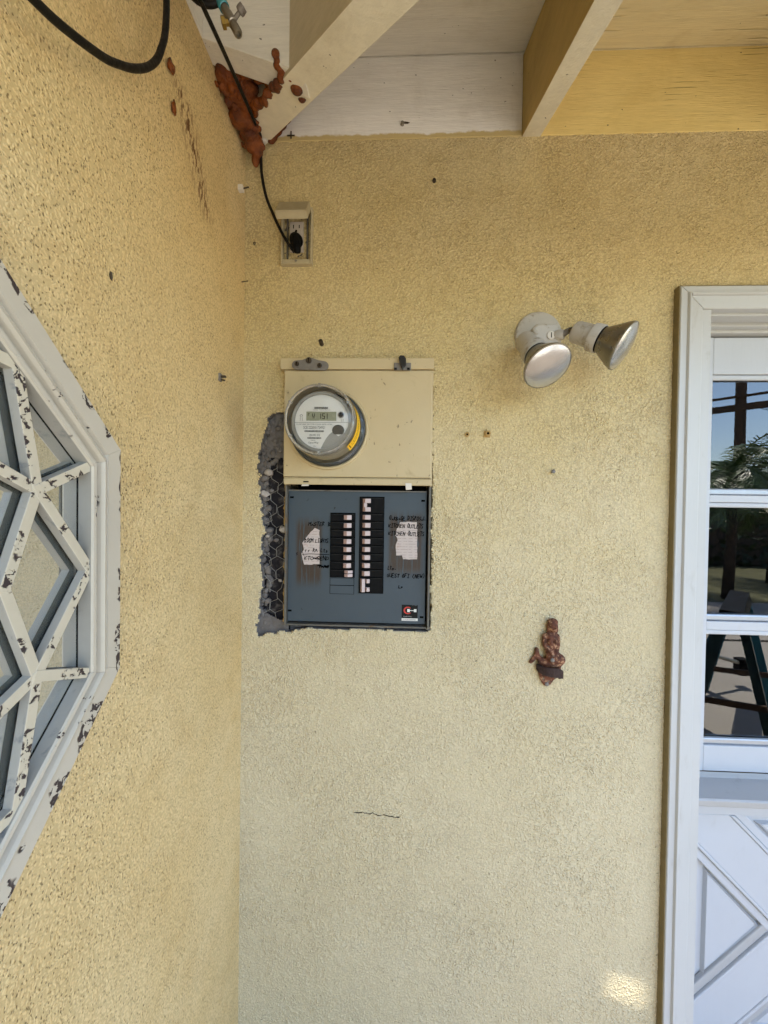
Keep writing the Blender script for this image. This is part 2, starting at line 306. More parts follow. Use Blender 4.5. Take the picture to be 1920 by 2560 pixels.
# ------------------------------------------------------------------ geometry helpers
class G:
    def __init__(s): s.v = []; s.f = []; s.mi = []
    def add(s, vs, fs, mi=0):
        o = len(s.v); s.v += [tuple(p) for p in vs]; s.f += [tuple(i+o for i in f) for f in fs]; s.mi += [mi]*len(fs); return s
    def box(s, x0, x1, y0, y1, z0, z1, mi=0):
        return s.add([(x0, y0, z0), (x1, y0, z0), (x1, y1, z0), (x0, y1, z0), (x0, y0, z1), (x1, y0, z1), (x1, y1, z1), (x0, y1, z1)],
                     [(0, 3, 2, 1), (4, 5, 6, 7), (0, 1, 5, 4), (1, 2, 6, 5), (2, 3, 7, 6), (3, 0, 4, 7)], mi)
    def prism(s, pts, ax, a, b, mi=0):
        def P(u, v, t): return (t, u, v) if ax == 'x' else (u, t, v) if ax == 'y' else (u, v, t)
        n = len(pts)
        ar = sum(pts[i][0]*pts[(i+1) % n][1]-pts[(i+1) % n][0]*pts[i][1] for i in range(n))
        if ar < 0: pts = pts[::-1]
        vs = [P(u, v, a) for u, v in pts]+[P(u, v, b) for u, v in pts]
        fl = (ax == 'y') != (a > b)
        lo = tuple(range(n-1, -1, -1)); hi = tuple(range(n, 2*n)); sd = [(i, (i+1) % n, n+(i+1) % n, n+i) for i in range(n)]
        fs = [lo, hi]+sd
        if fl: fs = [f[::-1] for f in fs]
        return s.add(vs, fs, mi)
    def hexa(s, a, b, mi=0):            # two quads joined
        return s.add(list(a)+list(b), [(3, 2, 1, 0), (4, 5, 6, 7), (0, 1, 5, 4), (1, 2, 6, 5), (2, 3, 7, 6), (3, 0, 4, 7)], mi)
    def tube(s, path, r, n=10, mi=0, caps=True):
        path = [Vector(p) for p in path]; rs = r if isinstance(r, (list, tuple)) else [r]*len(path)
        t0 = (path[1]-path[0]).normalized(); up = Vector((0, 0, 1)) if abs(t0.z) < .9 else Vector((1, 0, 0))
        u = t0.cross(up).normalized(); o = len(s.v)
        for i, p in enumerate(path):
            t = (path[min(i+1, len(path)-1)]-path[max(i-1, 0)]).normalized()
            u = (u-t*u.dot(t)).normalized(); w_ = t.cross(u)
            for k in range(n):
                a = 2*math.pi*k/n; s.v.append(tuple(p+(u*math.cos(a)+w_*math.sin(a))*rs[i]))
        m = len(path)
        for i in range(m-1):
            for k in range(n):
                s.f.append((o+i*n+k, o+i*n+(k+1) % n, o+(i+1)*n+(k+1) % n, o+(i+1)*n+k)); s.mi.append(mi)
        if caps:
            s.f.append(tuple(o+k for k in range(n))[::-1]); s.mi.append(mi)
            s.f.append(tuple(o+(m-1)*n+k for k in range(n))); s.mi.append(mi)
        return s
    def lathe(s, prof, org, axis, n=40, mi=0):     # prof: (radius, distance along axis)
        ax = Vector(axis).normalized(); up = Vector((0, 0, 1)) if abs(ax.z) < .9 else Vector((1, 0, 0))
        u = ax.cross(up).normalized(); w_ = ax.cross(u); org = Vector(org); o = len(s.v)
        for r, h in prof:
            for k in range(n):
                a = 2*math.pi*k/n; s.v.append(tuple(org+ax*h+(u*math.cos(a)+w_*math.sin(a))*max(r, 1e-5)))
        for i in range(len(prof)-1):
            for k in range(n):
                s.f.append((o+i*n+k, o+i*n+(k+1) % n, o+(i+1)*n+(k+1) % n, o+(i+1)*n+k)); s.mi.append(mi)
        return s
    def ball(s, c, r, nu=16, nv=10, rot=None, mi=0):
        if not hasattr(r, '__len__'): r = (r, r, r)
        vs = []; fs = []
        for i in range(nv+1):
            ph = math.pi*i/nv
            for k in range(nu):
                th = 2*math.pi*k/nu
                p = Vector((r[0]*math.sin(ph)*math.cos(th), r[1]*math.sin(ph)*math.sin(th), r[2]*math.cos(ph)))
                if rot: p = rot @ p
                vs.append(tuple(p+Vector(c)))
        for i in range(nv):
            for k in range(nu): fs.append((i*nu+k, (i+1)*nu+k, (i+1)*nu+(k+1) % nu, i*nu+(k+1) % nu))
        return s.add(vs, fs, mi)
    def stroke(s, pts, wd, Y):          # flat pen stroke on a plane y = Y facing -y; pts (x, z)
        for (a, b) in zip(pts[:-1], pts[1:]):
            d = Vector((b[0]-a[0], b[1]-a[1])); L = d.length
            if L < 1e-6: continue
            d /= L; nn = Vector((-d.y, d.x))*wd/2; e = d*wd*.4; o = Vector((a[0], a[1]))-e; q = Vector((b[0], b[1]))+e
            s.add([(p.x, Y, p.y) for p in (o-nn, q-nn, q+nn, o+nn)], [(0, 1, 2, 3)])
        return s
OFF = {}
def obj(name, g, mat, parent=None, smooth=False, bev=0, auto=None):
    off = Vector(OFF.get(parent, (0, 0, 0)))
    me = bpy.data.meshes.new(name)
    me.from_pydata([(x-off.x, y-off.y, z-off.z) for x, y, z in g.v], [], g.f)
    ms = mat if isinstance(mat, (list, tuple)) else [mat]
    for m in ms: me.materials.append(MATS[m])
    if any(g.mi): me.polygons.foreach_set('material_index', g.mi)
    if smooth:
        me.shade_smooth()
        if smooth != 'all': me.set_sharp_from_angle(angle=rad(auto or 35))
    me.update()
    o = bpy.data.objects.new(name, me); COL.objects.link(o)
    if parent is not None: o.parent = parent; OFF[o] = tuple(off)
    if bev:
        b = o.modifiers.new('bevel', 'BEVEL'); b.width = bev; b.segments = 2; b.limit_method = 'ANGLE'; b.angle_limit = rad(40)
    return o
def tag(o, label, cat=None, group=None, kind=None):
    if label: o['label'] = label
    if cat: o['category'] = cat
    if group: o['group'] = group
    if kind: o['kind'] = kind
    return o
def thing(name, loc, label, cat, group=None):
    o = bpy.data.objects.new(name, None); COL.objects.link(o); o.location = loc; o.empty_display_size = .05
    OFF[o] = tuple(loc); return tag(o, label, cat, group)
def inpoly(px, pz, poly):
    c = np.zeros(px.shape, bool); n = len(poly); j = n-1
    for i in range(n):
        xi, zi = poly[i]; xj, zj = poly[j]
        if zi != zj: c ^= ((zi > pz) != (zj > pz)) & (px < (xj-xi)*(pz-zi)/(zj-zi)+xi)
        j = i
    return c
def text_geo(txt, x, z, h, Y, sx=1., align='LEFT'):
    cu = bpy.data.curves.new('lettering', 'FONT'); cu.body = txt; cu.size = 1; cu.align_x = align; cu.resolution_u = 2
    o = bpy.data.objects.new('lettering', cu); COL.objects.link(o)
    me = bpy.data.meshes.new_from_object(o.evaluated_get(bpy.context.evaluated_depsgraph_get()))
    g = G(); k = h/.7
    g.add([(x+v.co.x*k*sx, Y, z+v.co.y*k) for v in me.vertices], [tuple(p.vertices) for p in me.polygons])
    bpy.data.objects.remove(o); bpy.data.curves.remove(cu); bpy.data.meshes.remove(me); return g
def merge(*gs):
    r = G()
    for g in gs: r.add(g.v, g.f)
    return r
def smooth_path(pts, n=8):             # Catmull-Rom
    P = [Vector(p) for p in pts]; P = [P[0]*2-P[1]]+P+[P[-1]*2-P[-2]]; out = []
    for i in range(1, len(P)-2):
        for k in range(n):
            t = k/n; a, b, c, d = P[i-1:i+3]
            out.append(.5*((2*b)+(c-a)*t+(2*a-5*b+4*c-d)*t*t+(3*b-a-3*c+d)*t**3))
    return out+[P[-2]]

# ------------------------------------------------------------------ place constants (metres)
YB = .900          # face of the meter wall
XL = -.373         # face of the side wall
ZE = 2.352         # top of the stucco
SL = .37           # roof slope
OH = .68           # overhang
OC = (.139, 1.428) # centre of the octagonal window (y, z)

# ------------------------------------------------------------------ walls
def grid_wall(name, u0, u1, v0, v1, step, hole_polys, P, flip, mats, depth_vec, coarse):
    nu = int(round((u1-u0)/step)); nv = int(round((v1-v0)/step))
    us = np.linspace(u0, u1, nu+1); vs = np.linspace(v0, v1, nv+1)
    cu, cv = np.meshgrid((us[:-1]+us[1:])/2, (vs[:-1]+vs[1:])/2, indexing='ij')
    rs = np.random.RandomState(5)
    def rough(k):
        a = rs.normal(0, 1, cu.shape)
        for _ in range(k): a = (a+np.roll(a, 1, 0)+np.roll(a, -1, 0)+np.roll(a, 1, 1)+np.roll(a, -1, 1))/2.6
        return a/a.std()
    amp = np.where(cu < -.2, 1., .35)
    ju = cu+rough(2)*.0022*amp+rough(6)*.0024*amp; jv = cv+rough(3)*.0022*amp
    keep = np.ones(cu.shape, bool)
    for poly, rough in hole_polys: keep &= ~(inpoly(ju, jv, poly) if rough else inpoly(cu, cv, poly))
    U, V = np.meshgrid(us, vs, indexing='ij')
    co = P(U.ravel(), V.ravel())
    I = np.arange((nu+1)*(nv+1)).reshape(nu+1, nv+1)
    q = np.stack([I[:-1, :-1], I[1:, :-1], I[1:, 1:], I[:-1, 1:]], -1)[keep]
    if flip: q = q[:, ::-1]
    # rim of the openings, pushed back into the wall
    pad = np.pad(keep, 1, constant_values=True); rim = []
    k = pad[1:-1, 1:-1]
    for (du, dv, a, b) in ((-1, 0, (0, 0), (0, 1)), (1, 0, (1, 1), (1, 0)), (0, -1, (1, 0), (0, 0)), (0, 1, (0, 1), (1, 1))):
        nb = pad[1+du:1+du+nu, 1+dv:1+dv+nv]
        ii, jj = np.where(k & ~nb)
        rim.append(np.stack([I[ii+a[0], jj+a[1]], I[ii+b[0], jj+b[1]]], -1))
    rim = np.concatenate(rim)
    nbv = len(co); back = co+np.array(depth_vec); allco = np.concatenate([co, back])
    rq = np.stack([rim[:, 0], rim[:, 1], rim[:, 1]+nbv, rim[:, 0]+nbv], -1)
    faces = np.concatenate([q, rq]); mi = np.concatenate([np.zeros(len(q), np.int32), np.ones(len(rq), np.int32)])
    used = np.unique(faces); remap = np.full(len(allco), -1); remap[used] = np.arange(len(used)); allco = allco[used]; faces = remap[faces]
    cg = G()
    for c4 in coarse: cg.add(c4, [(0, 1, 2, 3)])
    cv_ = np.array(cg.v).reshape(-1, 3) if cg.v else np.zeros((0, 3)); cf = np.array(cg.f).reshape(-1, 4)+len(allco) if cg.f else np.zeros((0, 4), int)
    allco = np.concatenate([allco, cv_]); faces = np.concatenate([faces, cf]).astype(np.int32); mi = np.concatenate([mi, np.zeros(len(cf), np.int32)])
    me = bpy.data.meshes.new(name); me.vertices.add(len(allco)); me.vertices.foreach_set('co', allco.astype(np.float32).ravel())
    me.loops.add(faces.size); me.loops.foreach_set('vertex_index', faces.ravel()); me.polygons.add(len(faces))
    me.polygons.foreach_set('loop_start', np.arange(0, faces.size, 4, dtype=np.int32)); me.polygons.foreach_set('loop_total', np.full(len(faces), 4, np.int32))
    me.polygons.foreach_set('material_index', mi)
    for m in mats: me.materials.append(MATS[m])
    me.update(calc_edges=True); me.validate(); me.shade_smooth()
    o = bpy.data.objects.new(name, me); COL.objects.link(o); return o
CHIP = [(-.271, 1.842), (.0765, 1.842), (.0785, 1.40), (.079, 1.208), (.03, 1.204), (-.06, 1.209), (-.15, 1.206), (-.24, 1.204), (-.262, 1.200), (-.29, 1.193), (-.312, 1.191),
        (-.331, 1.184), (-.335, 1.214), (-.331, 1.250), (-.329, 1.272), (-.324, 1.32), (-.331, 1.368), (-.327, 1.41), (-.321, 1.445), (-.328, 1.47), (-.330, 1.493),
        (-.333, 1.53), (-.338, 1.569), (-.343, 1.598), (-.333, 1.636), (-.323, 1.655), (-.327, 1.674), (-.318, 1.706), (-.303, 1.717), (-.288, 1.721), (-.271, 1.718)]
DOOR_HOLE = [(.648, 0), (1.44, 0), (1.44, 1.972), (.648, 1.972)]
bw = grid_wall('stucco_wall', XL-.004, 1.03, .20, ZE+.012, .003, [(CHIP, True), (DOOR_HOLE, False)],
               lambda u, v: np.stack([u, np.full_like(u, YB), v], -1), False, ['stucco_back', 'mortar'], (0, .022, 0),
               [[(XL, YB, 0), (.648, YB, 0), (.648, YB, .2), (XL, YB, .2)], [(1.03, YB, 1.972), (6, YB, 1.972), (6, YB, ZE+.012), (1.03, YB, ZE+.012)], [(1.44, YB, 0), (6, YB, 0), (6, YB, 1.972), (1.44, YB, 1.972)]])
tag(bw, 'lumpy yellow stucco wall carrying the meter box, beside the white door', 'wall')
def octo(ap, c=OC, low=False):
    q = [(c[0]+ap/math.cos(rad(22.5))*math.cos(rad(22.5+45*k)), c[1]+ap/math.cos(rad(22.5))*math.sin(rad(22.5+45*k))) for k in range(8)]
    return [(a, b-.012 if low and b < c[1]-.2 else b) for a, b in q]
sw = grid_wall('stucco_wall', .26, YB+.004, .20, ZE+.012, .003, [(octo(.322, low=True), False)],
               lambda u, v: np.stack([np.full_like(u, XL), u, v], -1), False, ['stucco_side', 'mortar'], (-.06, 0, 0), [])
tag(sw, 'pitted pale yellow stucco side wall around the octagonal window', 'wall')
# the rest of the side wall towards and behind the camera (round the window)
g = G(); oc = octo(.322); ring = [p for p in oc]
def P3(p): return (XL, p[0], p[1])
g.add([(XL, -2.6, 0), (XL, .9, 0), (XL, .9, .2), (XL, -2.6, .2)], [(0, 1, 2, 3)])
g.add([(XL, -2.6, .2), (XL, -.25, .2), (XL, -.25, ZE), (XL, -2.6, ZE)], [(0, 1, 2, 3)])
g.add([(XL, -.25, .2), (XL, .26, .2), (XL, .26, 1.06), (XL, -.25, 1.06)], [(0, 1, 2, 3)])
g.add([(XL, -.25, 1.80), (XL, .26, 1.80), (XL, .26, ZE), (XL, -.25, ZE)], [(0, 1, 2, 3)])
obj('wall_return', g, 'stucco_side', sw)

# ------------------------------------------------------------------ behind the broken stucco
t = G(); t.box(-.362, -.262, .9225, .925, 1.17, 1.755); obj('building_paper', t, 'tar_paper', bw)
t = G(); t.box(-.262, .085, .9225, .93, 1.19, 1.225); obj('mortar_bed', t, 'mortar', bw)
def lump(c, r, seed, g=None, sub=1):
    bm = bmesh.new(); bmesh.ops.create_icosphere(bm, subdivisions=sub, radius=1)
    rr = random.Random(seed); k = [rr.uniform(.7, 1.15) for _ in bm.verts]
    g = g or G(); ro = Quaternion((rr.uniform(-1, 1), rr.uniform(-1, 1), rr.uniform(-1, 1), rr.uniform(-1, 1))).normalized().to_matrix()
    vs = []
    for v, kk in zip(bm.verts, k): q = ro @ (v.co*kk); vs.append((c[0]+q.x*r[0], c[1]+q.y*r[1], c[2]+q.z*r[2]))
    bm.verts.index_update(); g.add(vs, [tuple(v.index for v in f.verts) for f in bm.faces]); bm.free(); return g
stones = []
for i in range(58):       # upper lumps of scratch coat
    z = RN.uniform(1.60, 1.705); x = RN.uniform(-.322+.12*max(0, 1.66-z)-.02, -.272)
    stones.append(((x, RN.uniform(.914, .921), z), [RN.uniform(.0035, .010) for _ in 'abc'], RN.choice(['stone', 'stone', 'mortar'])))
for z in np.arange(1.205, 1.62, .0125):
    zz = z+RN.uniform(-.004, .004)
    row = [p for p in CHIP if p[0] < -.3]
    xl = float(np.interp(zz, [p[1] for p in row], [p[0] for p in row]))
    for _ in range(2):
        r = RN.uniform(.004, .0095)
        stones.append(((xl+RN.uniform(.001, .016), .914+RN.uniform(-.003, .006), zz), (r, r*.9, r*RN.uniform(.8, 1.7)), 'mortar' if RN.random() < .5 else 'stone'))
for (x, z, r, m) in ((-.277, 1.441, .0125, 'stone_pale'), (-.312, 1.440, .0095, 'stone'), (-.316, 1.425, .0065, 'stone_pale'), (-.295, 1.416, .006, 'stone'), (-.325, 1.565, .012, 'stone'),
                     (-.314, 1.578, .013, 'stone_pale'), (-.325, 1.527, .011, 'stone_pale'), (-.308, 1.535, .006, 'stone'), (-.285, 1.318, .005, 'stone_pale')):
    stones.append(((x, .910, z), (r*1.15, r*.8, r*.85), m))
for i in range(30):       # crumbs along the sill of the box
    x = RN.uniform(-.25, .07); r = RN.uniform(.002, .0055)
    stones.append(((x, .912, 1.2135+RN.uniform(-.004, .003)), (r*RN.uniform(1, 2.6), r*.8, r*.8), RN.choice(['stone', 'stone_pale', 'mortar'])))
stones.append(((.0715, .905, 1.2135), (.007, .005, .005), 'stone_pale'))
for i, (c, r, m) in enumerate(stones): obj('stone', lump(c, r, i), m, bw, smooth='all' if i % 3 else False)
# lumpy mortar patches top and bottom
def patch(name, poly, y, amp, seed, mat):
    n = 30; xs = [p[0] for p in poly]; zs = [p[1] for p in poly]; g = G()
    X = np.linspace(min(xs), max(xs), n); Z = np.linspace(min(zs), max(zs), n)
    cx, cz = np.meshgrid((X[:-1]+X[1:])/2, (Z[:-1]+Z[1:])/2, indexing='ij'); k = inpoly(cx, cz, poly)
    vs = [(x, y-amp*mnoise.noise(Vector((x*70, seed, z*70)))-amp*.6*mnoise.noise(Vector((x*180, seed, z*180))), z) for x in X for z in Z]
    g.add(vs, [(i*n+j, (i+1)*n+j, (i+1)*n+j+1, i*n+j+1) for i in range(n-1) for j in range(n-1) if k[i, j]]); return obj(name, g, mat, bw, smooth='all')
patch('scratch_coat', [(-.36, 1.60), (-.30, 1.615), (-.27, 1.61), (-.262, 1.74), (-.34, 1.74)], .915, .006, 1.3, 'mortar')
patch('scratch_coat', [(-.36, 1.17), (-.262, 1.17), (-.262, 1.218), (-.29, 1.226), (-.318, 1.238), (-.36, 1.24)], .909, .003, 4.1, 'mortar')
patch('scratch_coat', [(-.36, 1.50), (-.325, 1.51), (-.318, 1.55), (-.31, 1.60), (-.36, 1.63)], .912, .005, 7.7, 'mortar')
# chicken wire: strands bent into hexagons
hw, hh = .0155, .0135
for i in range(3):
    for side in (0, 1):
        pts = []; x0 = -.325+i*2*hw; k = 0; z = 1.222
        while z < 1.607:
            a = k % 4; dx = (0, 0, 1, 1)[a]*hw
            pts.append((x0+(dx if side == 0 else -dx)+RN.uniform(-.0032, .0032), .911+RN.uniform(-.004, .003)+(.001 if side else 0), z)); z += (hh*1.2, hh*.75, hh*1.2, hh*.75)[a]+RN.uniform(-.002, .002); k += 1
        if min(p[0] for p in pts) > -.345 and max(p[0] for p in pts) < -.262:
            obj('wire', G().tube(pts, .00055, 5), 'wire', bw, smooth='all')
for (z0, z1) in ((1.222, 1.34), (1.345, 1.43), (1.445, 1.62)):   # old caulk beside the box
    pts = [(-.2715+RN.uniform(-.002, .002), .904+RN.uniform(-.003, .003), z) for z in np.arange(z0, z1, .012)]
    obj('caulk_bead', G().tube(smooth_path(pts, 3), [RN.uniform(.0018, .0042) for _ in smooth_path(pts, 3)], 7), 'caulk_tan', bw, smooth='all')
# hairline crack
cr = [(-.097, .770), (-.075, .771), (-.06, .768), (-.052, .771), (-.04, .766), (-.02, .767), (0, .763), (.0157, .764)]
pts = []
for a, b in zip(cr[:-1], cr[1:]):
    for k in range(4): s_ = k/4; pts.append((a[0]+(b[0]-a[0])*s_, .8973, a[1]+(b[1]-a[1])*s_+RN.uniform(-.0013, .0013)))
obj('crack', G().tube(pts, [RN.uniform(.0003, .0015) for _ in pts], 5), 'crack', bw)

# ------------------------------------------------------------------ roof overhang
roof = thing('roof_overhang', (0, .9, ZE), 'open rafter eave with white and yellow painted boards above the walls', 'roof')
def zr(d): return ZE-SL*d                 # underside of rafters at distance d from the wall
RD = .185
def raf(name, x0, x1, m, over=OH):
    g = G(); y0 = YB+.25; y1 = YB-over
    z = lambda y: zr(YB-y)
    a = [(x0, y1, z(y1)), (x1, y1, z(y1)), (x1, y1, z(y1)+RD), (x0, y1, z(y1)+RD)]; b = [(x0, y0, z(y0)), (x1, y0, z(y0)), (x1, y0, z(y0)+RD), (x0, y0, z(y0)+RD)]
    g.hexa(a, b); f = [0, 0, 1, 0, 0, 0]; g.mi = f; return obj(name, g, m, roof, bev=.0015)
raf('rafter', .2687, .3107, ['wood_tan', 'wood_cream'])
for x in (.879, 1.49, 2.1, 2.71): raf('rafter', x, x+.042, ['wood_tan', 'wood_cream'])
def rafx(y0, y1, m, over=OH):               # rafters of the side wing run along x
    g = G(); x0 = XL-.25; x1 = XL+over; z = lambda x: zr(x-XL)
    a = [(x0, y0, z(x0)), (x0, y1, z(x0)), (x0, y1, z(x0)+RD), (x0, y0, z(x0)+RD)]; b = [(x1, y0, z(x1)), (x1, y1, z(x1)), (x1, y1, z(x1)+RD), (x1, y0, z(x1)+RD)]
    g.hexa(a, b); return obj('rafter', g, m, roof, bev=.0015)
rafx(.695, .740, 'wood_grey', over=.19)
for y in (.08, -.53, -1.14, -1.75): rafx(y, y+.042, 'wood_grey')
# valley rafter on the diagonal
hv = .030; n2 = .7071
def vp(s_, o, up=0): return (XL+s_+o*n2, YB-s_+o*n2, zr(s_)+up)
g = G(); s0, s1 = -.10, .78
a = [vp(s0, -hv), vp(s0, hv), vp(s0, hv, RD), vp(s0, -hv, RD)]; b = [vp(s1, -hv), vp(s1, hv), vp(s1, hv, RD), vp(s1, -hv, RD)]
g.hexa(a, b); g.mi = [0, 0, 1, 0, 0, 0]; obj('valley_rafter', g, ['wood_valley', 'wood_cream'], roof, bev=.0015)
# blocking boards above the stucco
def blk(x0, x1, m): obj('blocking_board', G().box(x0, x1, YB-.004, YB+.03, ZE, ZE+RD+.002), m, roof, bev=.001)
blk(XL+.055, .2682, 'wood_white')
for x in (.3112, .9215, 1.5325, 2.1425): blk(x, x+.567, 'wood_yellow')
for (y0, y1) in ((.1225, .6945), (-.4875, .0795), (-1.0975, -.5305)):
    obj('blocking_board', G().box(XL-.03, XL+.003, y0, y1, ZE, ZE+RD+.002), 'wood_grey', roof, bev=.001)
# roof boards, one by one
SUN_SLIT = (.655, .820, .522, .545)      # x0, x1, d0, d1 of the added slit for the sun patch
bwid = .0925; d = -.27; k = 0
while d < OH:
    d1 = min(d+bwid-.002, OH); g1 = G(); g2 = G(); g3 = G()
    def slab(g, xa, xb, xa1, xb1):
        y0, y1 = YB-d, YB-d1; z0, z1 = zr(d)+RD+.0015, zr(d1)+RD+.0015; jz = .0015*(k % 2)
        g.hexa([(xa, y0, z0+jz), (xb, y0, z0+jz), (xb, y0, z0+.019), (xa, y0, z0+.019)], [(xa1, y1, z1+jz), (xb1, y1, z1+jz), (xb1, y1, z1+.019), (xa1, y1, z1+.019)])
    slab(g1, XL+d, .2897, XL+d1, .2897); obj('roof_board', g1, 'wood_grey', roof)
    if d < SUN_SLIT[2] < d1:            # slit added out of view, shaped to throw the sun patch by the door
        D0, D1 = d, d1; ns = 10; cuts = [(.2897, SUN_SLIT[0], D0, D1), (SUN_SLIT[1], 6, D0, D1)]
        for q_ in range(ns):
            t_ = (q_+.5)/ns; xa = SUN_SLIT[0]+(SUN_SLIT[1]-SUN_SLIT[0])*q_/ns; xb = SUN_SLIT[0]+(SUN_SLIT[1]-SUN_SLIT[0])*(q_+1)/ns
            m_ = .5275+.011*t_; w_ = .0004+.0040*math.sin(math.pi*t_)**.8
            cuts += [(xa, xb, D0, m_-w_), (xa, xb, m_+w_, D1)]
        for (xa, xb, da, db) in cuts: d, d1 = da, db; slab(g2, xa, xb, xa, xb)
        d, d1 = D0, D1
    else: slab(g2, .2897, 6, .2897, 6)
    obj('roof_board', g2, 'wood_yellow_deck', roof)
    x0, x1 = XL+d, XL+d1; z0, z1 = zr(d)+RD+.0015, zr(d1)+RD+.0015
    g3.hexa([(x0, -2.6, z0), (x0, YB-d, z0), (x0, YB-d, z0+.019), (x0, -2.6, z0+.019)], [(x1, -2.6, z1), (x1, YB-d1, z1), (x1, YB-d1, z1+.019), (x1, -2.6, z1+.019)]); obj('roof_board', g3, 'wood_grey', roof)
    d += bwid; k += 1
# roof covering up to the ridges
g = G(); e = OH+.02; zz = lambda dd: zr(dd)+RD+.026
def cv(xa, xb, da, db): g.add([(XL+da if xa is None else xa, YB-da, zz(da)), (xb, YB-da, zz(da)), (xb, YB-db, zz(db)), (XL+db if xa is None else xa, YB-db, zz(db))], [(0, 1, 2, 3)])
cv(None, 6, e, SUN_SLIT[3]+.004); cv(None, 6, SUN_SLIT[2]-.004, -4); cv(None, SUN_SLIT[0]-.004, SUN_SLIT[3]+.004, SUN_SLIT[2]-.004); cv(SUN_SLIT[1]+.004, 6, SUN_SLIT[3]+.004, SUN_SLIT[2]-.004)
g.add([(XL+e, YB-e, zz(e)), (XL-4, YB+4, zz(-4)), (XL-4, -2.6, zz(-4)), (XL+e, -2.6, zz(e))], [(0, 1, 2, 3)])
obj('roof_covering', g, 'roof_top', roof)
g = G(); g.box(XL+OH+.02, 6, YB-OH-.024, YB-OH-.002, zr(OH)+.02, zr(OH)+RD+.03); obj('fascia', g, 'wood_cream', roof)
g = G(); g.box(XL+OH+.002, XL+OH+.022, -2.6, YB-OH-.026, zr(OH)+.02, zr(OH)+RD+.03); obj('fascia', g, 'wood_cream', roof)
# the rest of the house body, closing the volume behind the walls
g = G(); hz_ = 3.9
g.add([(6, YB, 0), (6, 4.85, 0), (6, 4.85, hz_), (6, YB, 2.36)], [(0, 1, 2, 3)]); g.add([(-4.3, 4.85, 0), (6, 4.85, 0), (6, 4.85, hz_), (-4.3, 4.85, hz_)], [(0, 1, 2, 3)])
g.add([(-4.3, -2.55, 0), (-4.3, 4.85, 0), (-4.3, 4.85, hz_), (-4.3, -2.55, hz_)], [(0, 1, 2, 3)]); g.add([(XL, -2.55, 0), (-4.3, -2.55, 0), (-4.3, -2.55, hz_), (XL, -2.55, 2.36)], [(0, 1, 2, 3)])
obj('outer_wall', g, 'stucco_side', bw)
# ------------------------------------------------------------------ octagonal window in the side wall
win = thing('octagonal_window', (XL, OC[0], OC[1]), 'white octagonal star-pattern window with chipped paint in the side wall', 'window')
prof = [(.339, -.371), (.339, -.359), (.3365, -.3565), (.316, -.3565), (.3135, -.3605), (.3115, -.3595), (.3105, -.354), (.306, -.353), (.3035, -.3565), (.3015, -.3615), (.2935, -.3635), (.2915, -.3575), (.290, -.3535), (.285, -.3535), (.2835, -.356), (.2835, -.3712)]
def fz(d): return d if d > -.135 else -.135-(-d-.135)*1.13      # the lower corners hang a little long
def opt(ap, ang, x):
    dz = 0
    if ap < .312: ap += (.312-ap)*.2; dz = -.006
    r = ap/math.cos(rad(22.5)); return (x, OC[0]+r*math.cos(rad(ang)), OC[1]+dz+fz(r*math.sin(rad(ang))))
for k in range(8):
    a0, a1 = 22.5+45*(k-1)+.02, 22.5+45*k-.02; g = G(); vs = []
    for ap, x in prof: vs += [opt(ap, a0, x), opt(ap, a1, x)]
    g.add(vs, [(2*i, 2*i+1, 2*i+3, 2*i+2) for i in range(len(prof)-1)]); g.mi[-1] = 1; o = obj('trim_board', g, ['window_paint', 'sash_side_shade'], win)
    s_ = o.modifiers.new('solid', 'SOLIDIFY'); s_.thickness = .003; s_.offset = -1
def pol(r, a): k = 0 if r > .27 else 1; return (OC[0]+.002*k+r*math.cos(rad(a)), OC[1]-.006-.003*k+fz(r*math.sin(rad(a))))
Vv = [pol(.2900/math.cos(rad(22.5)), 22.5+45*k) for k in range(8)]; Pp = [pol(.243, 22.5+45*k) for k in range(8)]
Mm = [pol(.2910, 45*k) for k in range(8)]; Cc = [pol(.193, 45*k) for k in range(8)]
bars = []
for k in range(8):
    bars += [(Pp[k], Vv[k], 0), (Pp[k], Mm[k], 1+(k % 2)*.5), (Pp[k], Mm[(k+1) % 8], 2+(k % 2)*.5), (Pp[k], Cc[k], 3), (Pp[k], Cc[(k+1) % 8], 4), (Cc[k], OC, 5+k*.4)]
for (a, b, h) in bars:
    A = Vector(a); B = Vector(b); dd = (B-A).normalized(); n_ = Vector((-dd.y, dd.x))*.0057; A = A-dd*.004; B = B+dd*.003
    xf = -.3575-h*.00022; g = G(); q = [A-n_, B-n_, B+n_, A+n_]
    q2 = [A-n_*.80, B-n_*.80, B+n_*.80, A+n_*.80]
    g.prism([tuple(p) for p in q], 'x', -.3680+h*.0001, xf); g.mi = [2, 0]+[1]*4; obj('muntin', g, ['muntin_paint', 'sash_side_shade', 'black_gap'], win, bev=.0009)
def pane(pts):
    c = sum((Vector(p) for p in pts), Vector((0, 0)))/len(pts); q = [tuple(c+(Vector(p)-c)*.985) for p in pts]
    obj('pane', G().prism(q, 'x', -.3755, -.3725), 'window_glass', win)
for k in range(8):
    k1 = (k+1) % 8
    pane([Vv[k], Mm[k1], Pp[k]]); pane([Vv[k], Pp[k], Mm[k]]); pane([Pp[k-1], Mm[k], Pp[k], Cc[k]]); pane([OC, Cc[k], Pp[k], Cc[k1]])
obj('shade', G().prism([(p[1], p[2]) for p in (opt(.31, 22.5+45*k, 0) for k in range(8))], 'x', -.399, -.395), 'window_shade', win)
obj('sash_back', G().add([opt(.2835, 22.5+45*k, -.3713) for k in range(8)]+[opt(.2835, 22.5+45*k, -.400) for k in range(8)], [(k, (k+1) % 8, 8+(k+1) % 8, 8+k) for k in range(8)]), 'black_gap', win)

